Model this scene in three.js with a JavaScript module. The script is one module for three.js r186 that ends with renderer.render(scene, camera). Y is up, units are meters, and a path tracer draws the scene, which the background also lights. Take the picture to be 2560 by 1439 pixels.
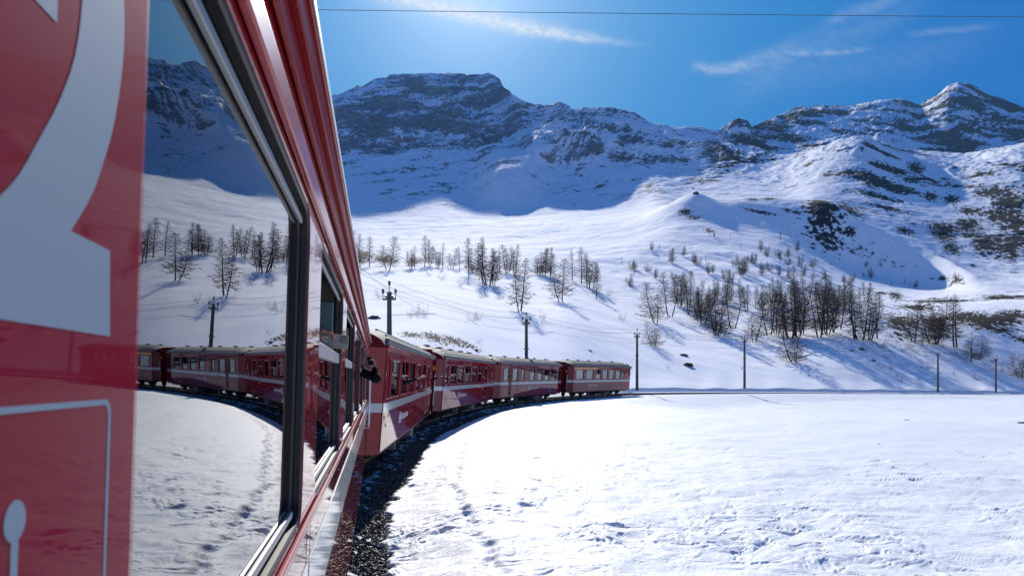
import * as THREE from 'three';
import { mergeGeometries } from 'three/addons/utils/BufferGeometryUtils.js';
import { RoundedBoxGeometry } from 'three/addons/geometries/RoundedBoxGeometry.js';
import { MarchingCubes } from 'three/addons/objects/MarchingCubes.js';
import { FontLoader } from 'three/addons/loaders/FontLoader.js';
import { createNoise2D, createNoise3D } from 'simplex-noise';

// ---------------------------------------------------------------- camera, sky, sun, exposure
const scene = new THREE.Scene();
const col0 = (r, g, b) => new THREE.Color().setRGB(r, g, b);
const F = 1700, CX = 1280, HY = 946;                       // lens in pixels of the 2560 px wide photograph, level horizon row
const camera = new THREE.PerspectiveCamera(2 * Math.atan(719.5 / F) * 180 / Math.PI, 2560 / 1439, 0.05, 9000);
camera.position.set(0, 0, 0);
camera.setViewOffset(2560, 1439, 0, 719.5 - HY, 2560, 1439);
camera.focus = 14; camera.userData.fStop = 11;
scene.add(camera);

const SUN_AZ = -4 * Math.PI / 180, SUN_EL = 31 * Math.PI / 180;
const sunDir = new THREE.Vector3(Math.sin(SUN_AZ) * Math.cos(SUN_EL), Math.sin(SUN_EL), -Math.cos(SUN_AZ) * Math.cos(SUN_EL));
const sun = new THREE.DirectionalLight(new THREE.Color().setRGB(1, 0.955, 0.88), 5);
sun.position.copy(sunDir).multiplyScalar(400); sun.target.position.set(0, 0, 0);
sun.castShadow = true; sun.shadow.radius = 1; sun.shadow.mapSize.set(4096, 4096);
Object.assign(sun.shadow.camera, { left: -160, right: 160, top: 160, bottom: -160, near: 1, far: 900 });
scene.add(sun, sun.target);

scene.fog = new THREE.FogExp2(col0(0.27, 0.58, 1.0), 0.00008);
const renderer = new THREE.WebGLRenderer({ antialias: true });
renderer.toneMapping = THREE.LinearToneMapping;
renderer.toneMappingExposure = 1.33;
renderer.shadowMap.enabled = true;

function mulberry(a) { return () => { a |= 0; a = a + 0x6D2B79F5 | 0; let t = Math.imul(a ^ a >>> 15, 1 | a); t = t + Math.imul(t ^ t >>> 7, 61 | t) ^ t; return ((t ^ t >>> 14) >>> 0) / 4294967296; }; }
const n2 = createNoise2D(mulberry(11)), n3 = createNoise3D(mulberry(23)), n2b = createNoise2D(mulberry(37));
const clamp = (x, a = 0, b = 1) => x < a ? a : x > b ? b : x, mix = (a, b, t) => a + (b - a) * t;
const sstep = (a, b, x) => { const t = clamp((x - a) / (b - a)); return t * t * (3 - 2 * t); };
const fbm2 = (x, y, o = 4, g = 0.5) => { let s = 0, a = 1, t = 0; for (let i = 0; i < o; i++) { s += a * n2(x, y); t += a; a *= g; x = x * 2.03 + 17.1; y = y * 2.03 - 5.7; } return s / t; };
const fbm3 = (x, y, z, o = 4, g = 0.5) => { let s = 0, a = 1, t = 0; for (let i = 0; i < o; i++) { s += a * n3(x, y, z); t += a; a *= g; x = x * 2.03 + 7.1; y = y * 2.03 - 5.7; z = z * 2.03 + 3.3; } return s / t; };
const W = (X, h, Z) => new THREE.Vector3(X, h, -Z);        // X right, h up, Z ahead, in metres from the eye

// sky: blue air, pale round the sun and near the horizon, one contrail, thin cirrus
{
  const w = 3072, hh = 1536, data = new Float32Array(w * hh * 4), K = 0.76;
  for (let j = 0; j < hh; j++) {
    const el = ((j + 0.5) / hh - 0.5) * Math.PI, y = Math.sin(el), ce = Math.cos(el);
    for (let i = 0; i < w; i++) {
      const ph = ((i + 0.5) / w - 0.5) * 2 * Math.PI, x = Math.cos(ph) * ce, z = Math.sin(ph) * ce;
      const o = (j * w + i) * 4, e = Math.max(0, el) * 180 / Math.PI;
      const ang = Math.acos(clamp(x * sunDir.x + y * sunDir.y + z * sunDir.z, -1, 1)) * 180 / Math.PI;
      const f = clamp(0.72 * Math.exp(-Math.pow(ang / 25, 1.5)) + 0.34 * Math.exp(-e / 11) * (0.3 + 0.7 * Math.exp(-ang / 40))), g = 0.5 * Math.exp(-Math.pow(ang / 6.5, 1.25));
      let r = mix(0.0, 0.28, f * f) + g, gr = mix(0.10, 0.55, f) + g, b = mix(0.48, 0.93, f) + g;
      const deep = (1 - 0.4 * sstep(30, 80, e)) * (1 - 0.15 * sstep(50, 110, ang)); r *= deep; gr *= deep; b *= deep;
      if (el > 0.1 && el < 1.0 && z < 0) {
        const px = CX + F * (x / -z), py = HY - F * (y / -z);
        if (px > -1500 && px < 4200) {
          let c = 0;
          // contrail, broad and ragged at its old end
          const t = (px - 1040) / 580;
          if (t > -0.6 && t < 1.05) {
            const yc = 2 + 121 * t + 14 * Math.sin(t * 3.3) - 6 * t * t, wdt = mix(34, 6, clamp(t)) * (t < 0 ? 1.2 : 1), d = (py - yc + 4 * n2b(px / 60, py / 40)) / wdt;
            const rag = 0.62 + 0.55 * fbm2(px / 26, py / 13, 4);
            c += 0.95 * sstep(1.08, 0.5, t) * sstep(-0.6, -0.1, t) * Math.exp(-Math.pow(Math.abs(d) * (d < 0 ? 0.75 : 1.3), 1.8)) * clamp(rag * (1.15 - 0.35 * Math.abs(d)));
          }
          // cirrus streaks, sweeping up to the right
          const q = [[1735, 165, 1800, 182, 1900, 158, 17, 0.75], [1840, 168, 1920, 140, 2000, 110, 26, 0.3], [1990, 132, 2080, 136, 2180, 120, 8, 0.5], [2060, 65, 2160, 20, 2300, -40, 18, 0.35], [2280, 85, 2390, 76, 2490, 62, 9, 0.33], [1880, 190, 2050, 100, 2330, -10, 46, 0.20], [1800, 240, 2050, 170, 2500, 90, 60, 0.16]];
          for (const [x0, y0, x1, y1, x2, y2, wd, am] of q) {
            if (px < x0 - 60 || px > x2 + 60) continue;
            const s = clamp((px - x0) / (x2 - x0)), k = (x1 - x0) / (x2 - x0), yq = s < k ? mix(y0, y1, Math.sin(s / k * 1.5708)) : mix(y1, y2, 1 - Math.cos((s - k) / (1 - k) * 1.5708)) , ym = mix(yq, y0 + (y2 - y0) * s, 0.45);
            const dd = (py - ym) / (wd * 0.8), ed = sstep(-0.12, 0.16, (px - x0) / (x2 - x0)) * sstep(1.15, 0.65, (px - x0) / (x2 - x0));
            c += 0.5 * am * ed * Math.exp(-dd * dd) * clamp(0.6 + 0.7 * fbm2((px + py * 1.7) / 90, (py - px * 0.33) / 10, 4));
          }
          c = clamp(c); r = mix(r, 0.93, c); gr = mix(gr, 0.96, c); b = mix(b, 1.0, c);
        }
      }
      data[o] = r * K; data[o + 1] = gr * K; data[o + 2] = b * K; data[o + 3] = 1;
    }
  }
  const t = new THREE.DataTexture(data, w, hh, THREE.RGBAFormat, THREE.FloatType);
  t.mapping = THREE.EquirectangularReflectionMapping; t.magFilter = THREE.LinearFilter; t.needsUpdate = true;
  scene.background = t; scene.environment = t;
}

// ---------------------------------------------------------------- naming helpers
const names = new Map();
function numbered(n) { const k = names.get(n) ?? 0; names.set(n, k + 1); return k ? n + '_' + String(k).padStart(3, '0') : n; }
function tag(o, label, category, group) { o.userData.label = label; if (category) o.userData.category = category; if (group) o.userData.group = group; return o; }
function mesh(name, geo, mat, parent) { const m = new THREE.Mesh(geo, mat); m.name = parent ? name : numbered(name); m.castShadow = m.receiveShadow = true; (parent ?? scene).add(m); return m; }
function thing(name, label, category, group) { const g = new THREE.Group(); g.name = numbered(name); scene.add(g); return tag(g, label, category, group); }
function struct(name, geo, mat, label) { const m = mesh(name, geo, mat); m.userData.kind = 'structure'; if (label) m.userData.label = label; return m; }
const col = (r, g, b) => new THREE.Color().setRGB(r, g, b);
const std = (r, g, b, rough = 0.8, metal = 0, o = {}) => new THREE.MeshPhysicalMaterial({ color: col(r, g, b), roughness: rough, metalness: metal, specularIntensity: rough > 0.75 ? 0.12 : 0.8, side: THREE.DoubleSide, ...o });
const phys = (r, g, b, o) => new THREE.MeshPhysicalMaterial({ color: col(r, g, b), side: THREE.DoubleSide, ...o });
function noiseTex(size, fn, rx, ry) {
  const d = new Uint8Array(size * size * 4);
  for (let j = 0; j < size; j++) for (let i = 0; i < size; i++) { const v = fn(i / size, j / size), o = (j * size + i) * 4; const a = Array.isArray(v) ? v : [v, v, v]; for (let c = 0; c < 3; c++) d[o + c] = clamp(a[c]) * 255; d[o + 3] = 255; }
  const t = new THREE.DataTexture(d, size, size); t.magFilter = THREE.LinearFilter; t.wrapS = t.wrapT = THREE.RepeatWrapping; t.repeat.set(rx, ry); t.needsUpdate = true; return t;
}
// seamless gradient noise on a lattice of nx by ny cells
const hash2 = (x, y, s) => { let h = Math.imul(x, 374761393) + Math.imul(y, 668265263) + Math.imul(s + 11, 2147483647 ^ 0x5bd1e995); h = Math.imul(h ^ h >>> 13, 1274126177); return ((h ^ h >>> 16) >>> 0) / 4294967296 * 6.2832; };
function pn(u, v, nx, ny, s = 0) {
  const x = u * nx, y = v * ny, ix = Math.floor(x), iy = Math.floor(y), fx = x - ix, fy = y - iy, w = (t) => t * t * t * (t * (t * 6 - 15) + 10), g = (a, b) => { const t = hash2(((ix + a) % nx + nx) % nx, ((iy + b) % ny + ny) % ny, s); return Math.cos(t) * (fx - a) + Math.sin(t) * (fy - b); };
  return 1.5 * mix(mix(g(0, 0), g(1, 0), w(fx)), mix(g(0, 1), g(1, 1), w(fx)), w(fy));
}
const tile3 = (u, v, f, s = 0, g = f) => pn(u, v, Math.max(1, Math.round(f * 2.6)), Math.max(1, Math.round(g * 2.6)), s);
const box = (x0, x1, y0, y1, z0, z1) => { const g = new THREE.BoxGeometry(x1 - x0, y1 - y0, z1 - z0); g.translate((x0 + x1) / 2, (y0 + y1) / 2, (z0 + z1) / 2); return g; };
const rbox = (x0, x1, y0, y1, z0, z1, r) => { const g = new RoundedBoxGeometry(x1 - x0, y1 - y0, z1 - z0, 2, r); g.translate((x0 + x1) / 2, (y0 + y1) / 2, (z0 + z1) / 2); return g; };
const plain = (g) => { const k = g.index ? g.toNonIndexed() : g; for (const a of Object.keys(k.attributes)) if (!['position', 'normal', 'uv'].includes(a)) k.deleteAttribute(a); return k; };
const merge = (list) => mergeGeometries(list.map(plain));
const tube = (pts, r, seg = 24, rad = 6) => new THREE.TubeGeometry(new THREE.CatmullRomCurve3(pts), seg, r, rad);
function rod(a, b, r0, r1 = r0, n = 6) { const g = new THREE.CylinderGeometry(r1, r0, a.distanceTo(b), n); const d = b.clone().sub(a).normalize(); g.applyQuaternion(new THREE.Quaternion().setFromUnitVectors(new THREE.Vector3(0, 1, 0), d)); const m = a.clone().add(b).multiplyScalar(0.5); g.translate(m.x, m.y, m.z); return g; }
const V = (x, y, z) => new THREE.Vector3(x, y, z);

// ---------------------------------------------------------------- track: where the coaches stand and how the line runs on
const RAD = Math.PI / 180, A1 = -11.2;
const dirOf = (a) => [Math.sin(a * RAD), Math.cos(a * RAD)], nOf = (a) => [Math.cos(a * RAD), -Math.sin(a * RAD)];
const COACH = [   // heading, near end of the inner wall line (X, Z), length, rail height near and far, lean
  { a: A1, L: 20.3, lean: 0.03, h0: -2.3, h1: -2.3 },
  { a: -2.7, X: -2.92, Z: 15.5, L: 15.58, lean: 0.075, h0: -2.33, h1: -2.22 },
  { a: 7.3, X: -3.24, Z: 32.2, L: 15.6, lean: 0.08, h0: -2.13, h1: -2.06 },
  { a: 21.3, X: -0.84, Z: 49.5, L: 15.0, lean: 0.08, h0: -2.03, h1: -1.97 },
  { a: 30.5, X: 5.84, Z: 64.5, L: 15.0, lean: 0.08, h0: -1.92, h1: -1.86 },
];
for (const c of COACH) {
  const [dx, dz] = dirOf(c.a), [nx, nz] = nOf(c.a);
  if (c.X === undefined) { c.t0 = -4; c.cx = dx * (c.t0 + c.L / 2) - nx * 1.609; c.cz = dz * (c.t0 + c.L / 2) - nz * 1.609; }
  else { const off = 1.34 + 1.85 * c.lean; c.cx = c.X + dx * c.L / 2 - nx * off; c.cz = c.Z + dz * c.L / 2 - nz * off; }
  c.at = (x) => [c.cx + dx * x, c.cz + dz * x];
}
const trackPts = [];
{
  const c = COACH[0]; for (const x of [-200, -120, -60, -30, -18, -8, 7]) trackPts.push([...c.at(x), -2.3]);
  for (let k = 1; k < 5; k++) { const q = COACH[k]; for (const x of [-0.3, 0.3]) trackPts.push([...q.at(x * q.L), mix(q.h0, q.h1, x + 0.5)]); }
  const e = COACH[4].at(7.5), R = 92; let a = 35, X = e[0] + 1.5, Z = e[1] + 3;
  for (let s = 0; s < 5; s++) { trackPts.push([X, Z, mix(-1.9, -2.36, s / 5)]); const [dx, dz] = dirOf(a + 2.6); X += dx * 8.4; Z += dz * 8.4; a += 5.2; }
  const [dx, dz] = dirOf(61); for (let s = 0; s < 16; s++) { trackPts.push([X + dx * s * 14, Z + dz * s * 14, -2.36 - s * 14 * 0.0146]); }
}
const trackCurve = new THREE.CatmullRomCurve3(trackPts.map((p) => V(p[0], p[2], p[1])), false, 'centripetal');
const NT = 700, trk = trackCurve.getSpacedPoints(NT), trackLen = trackCurve.getLength(), dS = trackLen / NT;
const trkDir = trk.map((p, i) => { const q = trk[Math.min(NT, i + 1)], o = trk[Math.max(0, i - 1)]; const d = Math.hypot(q.x - o.x, q.z - o.z); return [(q.x - o.x) / d, (q.z - o.z) / d]; });
// (metres along, metres to the outer side, rail height) of a point X, Z
function toTrack(X, Z) {
  let b = 1e9, k = 0;
  for (let i = 0; i <= NT; i += 8) { const d = (trk[i].x - X) ** 2 + (trk[i].z - Z) ** 2; if (d < b) { b = d; k = i; } }
  const lo = Math.max(0, k - 9), hi = Math.min(NT, k + 9); b = 1e9;
  for (let i = lo; i <= hi; i++) { const d = (trk[i].x - X) ** 2 + (trk[i].z - Z) ** 2; if (d < b) { b = d; k = i; } }
  const [dx, dz] = trkDir[k], vx = X - trk[k].x, vz = Z - trk[k].z;
  return [k * dS + vx * dx + vz * dz, -(vx * dz - vz * dx), trk[k].y];
}
const S0 = toTrack(-1.579, 0.3)[0];     // the camera's own place along the line
const cantAt = (s) => mix(0.03, 0.08, sstep(S0 + 12, S0 + 26, s)) * (1 - 0.5 * sstep(S0 + 100, S0 + 125, s));
const lift = (s, u) => cantAt(s) * (1.34 + u);             // the line leans into the curve: outer side higher
const onTrack = (s, u) => { const f = clamp(s / dS, 0, NT - 0.001), i = Math.floor(f), t = f - i, p = trk[i], q = trk[i + 1], [dx, dz] = trkDir[i]; return [mix(p.x, q.x, t) - dz * u, mix(p.z, q.z, t) + dx * u, mix(p.y, q.y, t)]; };
// ---------------------------------------------------------------- terrain: one height field round the eye, from control lines [column of the photograph, row, metres ahead, bare rock share, roughness in m]
const LINES = [
  [[700, 850, 70, 0, 0.45], [950, 845, 75, 0, 0.45], [1100, 830, 85, 0, 0.54], [1250, 800, 120, 0, 0.63], [1400, 800, 130, 0, 0.72], [1550, 870, 120, 0, 0.72], [1700, 890, 128, 0, 0.72], [1900, 905, 135, 0, 0.9], [2100, 915, 140, 0, 1.08], [2300, 925, 152, 0.02, 1.26], [2560, 938, 168, 0.05, 1.44], [2800, 940, 185, 0, 1.44]],
  [[700, 668, 250, .05, 1], [1000, 667, 250, .05, 1.2], [1100, 672, 245, 0, 1.2], [1200, 688, 235, 0, 1.2], [1300, 705, 225, 0, 1.2], [1400, 712, 225, 0, 1.5], [1500, 728, 235, 0, 1.5], [1600, 740, 240, 0, 1.5], [1700, 760, 235, 0, 1.5], [1850, 790, 215, 0, 1.5], [2000, 800, 205, 0, 1.5], [2150, 790, 210, 0, 1.5], [2300, 800, 210, .1, 1.5], [2420, 800, 210, .15, 1.5], [2560, 790, 220, .2, 1.5], [2800, 780, 220, .1, 1.5]],
  [[700, 640, 340, .1, 2], [1000, 640, 340, .08, 2], [1300, 640, 340, 0, 2], [1500, 655, 340, 0, 2.5], [1600, 640, 360, 0, 2.5], [1750, 630, 380, 0, 3], [1900, 650, 370, 0, 3], [2000, 690, 340, 0, 3], [2100, 720, 330, 0, 2], [2200, 735, 340, 0, 2], [2300, 745, 330, .1, 2], [2420, 742, 300, .2, 2], [2560, 738, 290, .2, 2], [2800, 730, 290, .1, 2]],
  [[700, 600, 520, 0, 3], [1300, 605, 500, 0, 3], [1500, 600, 480, 0, 3], [1650, 570, 480, 0, 3], [1740, 545, 500, 0, 3], [1850, 560, 500, 0, 3], [1950, 580, 495, 0, 3], [2050, 630, 470, 0, 3], [2150, 675, 455, 0, 2], [2250, 705, 430, .05, 2], [2350, 722, 400, .1, 2], [2450, 728, 350, .1, 2], [2560, 730, 330, .1, 2], [2800, 725, 320, 0, 2]],
  [[700, 570, 750, 0, 4], [1300, 565, 680, 0, 4], [1500, 560, 620, 0, 3], [1600, 545, 590, 0, 3], [1680, 505, 570, .05, 2], [1740, 482, 565, .05, 2], [1800, 497, 575, .1, 3], [1900, 492, 590, .15, 3], [2000, 500, 570, .2, 3], [2060, 503, 550, .3, 4], [2150, 545, 510, .27, 4], [2250, 590, 475, .24, 4], [2350, 640, 435, .26, 4], [2450, 690, 380, .28, 3], [2560, 712, 352, .3, 3], [2800, 715, 345, .2, 3]],
  [[700, 553, 870, 0, 3], [880, 546, 875, 0, 3], [1000, 535, 885, .05, 3], [1100, 527, 890, .05, 3], [1200, 534, 890, 0, 3], [1300, 530, 900, 0, 3], [1400, 525, 905, 0, 3], [1500, 526, 895, 0, 3], [1600, 520, 830, 0, 3], [1680, 522, 660, 0, 4], [1740, 512, 650, 0, 3], [1800, 515, 660, 0, 3], [1900, 508, 690, 0, 3], [2000, 518, 655, .1, 3], [2060, 522, 635, .2, 4], [2150, 565, 590, .2, 4], [2250, 605, 560, .2, 4], [2350, 645, 540, .25, 4], [2450, 678, 520, .3, 4], [2560, 690, 500, .3, 4], [2800, 690, 480, .2, 4]],
  [[700, 425, 1290, 0.15, 5.94], [1100, 425, 1280, 0.135, 5.94], [1170, 426, 1245, 0.12, 5.94], [1258, 422, 1068, .06, 6], [1320, 415, 1130, .08, 7], [1365, 416, 1200, .1, 7], [1400, 420, 1225, 0.165, 6.93], [1550, 420, 1200, 0.165, 6.93], [1700, 440, 1150, 0.15, 6.93], [1850, 450, 1080, 0.135, 4.95], [1950, 470, 950, 0.15, 4.95], [2050, 480, 800, 0.25, 4.455], [2150, 500, 760, 0.29, 4.455], [2250, 520, 740, 0.29, 4.455], [2350, 540, 720, 0.28, 3.96], [2450, 560, 680, 0.37, 3.96], [2560, 580, 640, 0.37, 3.96], [2800, 580, 640, 0.35, 3.96]],
  [[700, 320, 1650, 0.62, 26], [1000, 320, 1650, 0.62, 26], [1200, 330, 1610, 0.62, 24], [1285, 348, 1490, .3, 14], [1340, 362, 1245, .12, 10], [1400, 340, 1335, 0.21, 18], [1470, 343, 1330, .3, 14], [1520, 350, 1370, 0.25, 18], [1600, 365, 1370, 0.29, 16.5], [1700, 380, 1380, 0.35, 16.5], [1800, 380, 1380, 0.43, 16.5], [1900, 390, 1350, 0.39, 13.5], [1960, 400, 1250, 0.31, 10.5], [2050, 370, 1200, 0.3, 9], [2150, 343, 1180, 0.4, 9.75], [2230, 372, 1180, 0.42, 9.75], [2300, 380, 1180, 0.28, 9], [2400, 385, 1180, 0.25, 9], [2500, 370, 1150, 0.32, 9], [2560, 362, 1120, 0.32, 9], [2800, 340, 1120, 0.22, 9]],
  [[700, 270, 1880, 0.43, 26], [1200, 270, 1870, 0.43, 26], [1300, 298, 1620, 0.34, 17.6], [1500, 312, 1540, 0.28, 16], [1700, 348, 1540, 0.3, 16], [1850, 358, 1600, 0.5, 17.6], [1950, 380, 1600, 0.44, 16], [2050, 372, 1550, 0.44, 12.8], [2150, 368, 1500, 0.41, 12.8], [2300, 385, 1500, 0.41, 12.8], [2450, 390, 1500, 0.54, 14.4], [2560, 370, 1450, 0.54, 14.4], [2800, 350, 1400, 0.44, 14.4]],
  [[700, 300, 2000, 0.37, 16], [815, 243, 2100, 0.37, 15], [850, 237, 2100, 0.37, 15], [900, 215, 2100, 0.37, 15], [950, 195, 2100, 0.37, 14], [1000, 183, 2100, 0.37, 13], [1080, 184, 2100, 0.36, 11], [1136, 184, 2230, 0.36, 10], [1170, 186, 2060, 0.36, 9], [1205, 187, 2060, 0.38, 9], [1225, 182, 2080, 0.4, 8], [1245, 193, 2060, 0.42, 8], [1262, 220, 1900, 0.42, 8], [1282, 234, 1740, 0.4, 8], [1300, 247, 1730, 0.38, 9], [1340, 262, 1750, 0.32, 11], [1400, 257, 1720, 0.29, 12], [1440, 272, 1720, 0.29, 12], [1490, 268, 1720, 0.31, 12], [1560, 274, 1720, 0.37, 12], [1590, 285, 1720, 0.37, 12], [1620, 305, 1720, 0.31, 9], [1680, 318, 1720, 0.25, 7], [1760, 320, 1760, 0.25, 7], [1800, 326, 1800, 0.37, 9], [1812, 316, 1800, 0.45, 10], [1840, 298, 1800, 0.45, 10], [1870, 300, 1800, 0.44, 10], [1882, 318, 1850, 0.39, 10], [1900, 309, 2000, 0.42, 13], [1950, 288, 2150, 0.46, 14], [2000, 269, 2200, 0.46, 14], [2050, 265, 2250, 0.46, 14], [2120, 268, 2250, 0.46, 14], [2200, 252, 2250, 0.44, 14], [2250, 250, 2250, 0.44, 14], [2300, 262, 2200, 0.44, 14], [2330, 246, 2150, 0.52, 12], [2370, 217, 2100, 0.56, 11], [2400, 204, 2100, 0.58, 9], [2420, 208, 2100, 0.6, 9], [2470, 234, 2100, 0.62, 11], [2540, 262, 2100, 0.62, 13], [2560, 270, 2100, 0.62, 13], [2700, 310, 2000, 0.52, 16], [2800, 330, 2000, 0.52, 16]],
];
const elevOf = (y) => (HY - y) / F;
// each line as a function of azimuth: [radius, height, rock, roughness]; beyond the columns above it runs on round the valley
function lineAt(k, az) {
  const L = LINES[k], px0 = L[0][0], px1 = L[L.length - 1][0], azc = clamp(az, -75 * RAD, 75 * RAD), px = CX + F * Math.tan(clamp(azc, -1.25, 1.25));
  let q;
  const at = (p) => {
    if (p <= px0) return L[0]; if (p >= px1) return L[L.length - 1];
    let i = 0; while (L[i + 1][0] < p) i++;
    const a = L[i], b = L[i + 1], w = b[0] - a[0], t = (p - a[0]) / w;
    if (k > 8) { const s = mix(t, t * t * (3 - 2 * t), 0.25); return a.map((v, j) => mix(v, b[j], s)); }
    const z = L[Math.max(0, i - 1)], c = L[Math.min(L.length - 1, i + 2)], t2 = t * t, t3 = t2 * t;
    return a.map((v, j) => {
      const d = (b[j] - v) / w, d0 = i ? (v - z[j]) / (a[0] - z[0]) : d, d1 = i < L.length - 2 ? (c[j] - b[j]) / (c[0] - b[0]) : d;
      const lim = (x, y) => x * y <= 0 ? 0.35 * (x + y) / 2 : Math.sign(x) * Math.min(Math.abs(x + y) / 2, 3 * Math.min(Math.abs(x), Math.abs(y)));
      const m0 = lim(d0, d), m1 = lim(d, d1); return (2 * t3 - 3 * t2 + 1) * v + (t3 - 2 * t2 + t) * w * m0 + (-2 * t3 + 3 * t2) * b[j] + (t3 - t2) * w * m1;
    });
  };
  q = at(px);
  const c0 = Math.cos(Math.atan((clamp(px, px0, px1) - CX) / F)), r = q[2] / c0, h = elevOf(q[1]) * q[2];
  const out = Math.abs(az) - 45 * RAD, far = sstep(0, 60 * RAD, out);      // the rest of the valley, never in view: lower, plain slopes
  return [r * (1 + 0.25 * far), h * mix(1, 0.55 + 0.12 * Math.sin(az * 5 + 1), far), q[3] * (1 - 0.3 * far), q[4]];
}
const AZ = [];
{ let a = -180; while (a < 180 - 1e-6) { AZ.push(a * RAD); a += a < -40 ? 4 : a < -16.4 ? 1.2 : a < 38.4 ? 0.078 : a < 48 ? 1.2 : 4; } AZ.push(180 * RAD); }
const NA = AZ.length;
const SEG = [760, 58, 110, 62, 46, 62, 26, 112, 116, 66, 100, 6];
const NR = SEG.reduce((a, b) => a + b, 0) + 1;
const P_ = new Float32Array(NA * NR * 3), ROCK = new Float32Array(NA * NR), RR = new Float32Array(NA * NR);
// foreground snow: level with the line near it, sinking into a shallow hollow on the right
function fieldH(X, Z, s, u, hr) {
  const w = Math.abs(u);
  let F0 = -2.2 - 1.0 * sstep(40, 78, Z + X * 0.35) * sstep(4, 24, X) - 0.15 * sstep(20, 60, X) + 0.10 * fbm2(X / 17, Z / 23, 3) + 0.05 * fbm2(X / 5 + 9, Z / 7, 2);
  F0 += 0.16 * Math.exp(-Math.pow((Z - 36 + X * 0.28) / 9, 2)) * sstep(2, 14, X);
  let h = mix(hr + 0.05, F0, sstep(2, 13, w));
  return h;
}
function crust(X, Z, r) {       // wind crust, melt pits and footmarks of the near snow
  const k = 1 - 0.72 * sstep(8, 30, r) - 0.28 * sstep(40, 95, r); if (k <= 0) return 0;
  const wx = 0.35 * fbm2(X / 1.1, Z / 1.3, 2), wz = 0.35 * fbm2(X / 1.2 + 8, Z / 1.1, 2), a = X + wx, b = Z + wz;
  const patch = clamp(0.42 + 0.85 * fbm2(X / 3.9 + 40, Z / 5.6, 4)), p2 = patch * patch, f2 = 1 - sstep(14, 25, r);
  const oc = (x, y) => n2(x, y) + 0.62 * (1 - sstep(18, 28, r)) * n2b(x * 2.03 + 5, y * 2.03) + 0.38 * (1 - sstep(11, 17, r)) * n2(x * 4.1 - 3, y * 4.1) + 0.24 * (1 - sstep(7.5, 11, r)) * n2b(x * 8.3, y * 8.3 + 9);
  const fr = oc(a / 0.75, b / 0.7) / 1.7 * (1 - 0.6 * sstep(25, 50, r)), fr2 = oc(a / 0.36 + 50, b / 0.34) / 1.7;
  let d = 0.06 * fbm2(X / 2.1, Z / 1.9, 3) + (0.011 + 0.042 * p2) * fr;
  d -= (0.006 + 0.042 * p2) * sstep(0.12, 0.62, fr2) * f2;
  d -= 0.09 * sstep(0.62, 0.88, n2b(X / 0.9 + 90, Z / 0.7)) * sstep(0.5, 0.85, patch);
  return d * k;
}
const hits = [];
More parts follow.
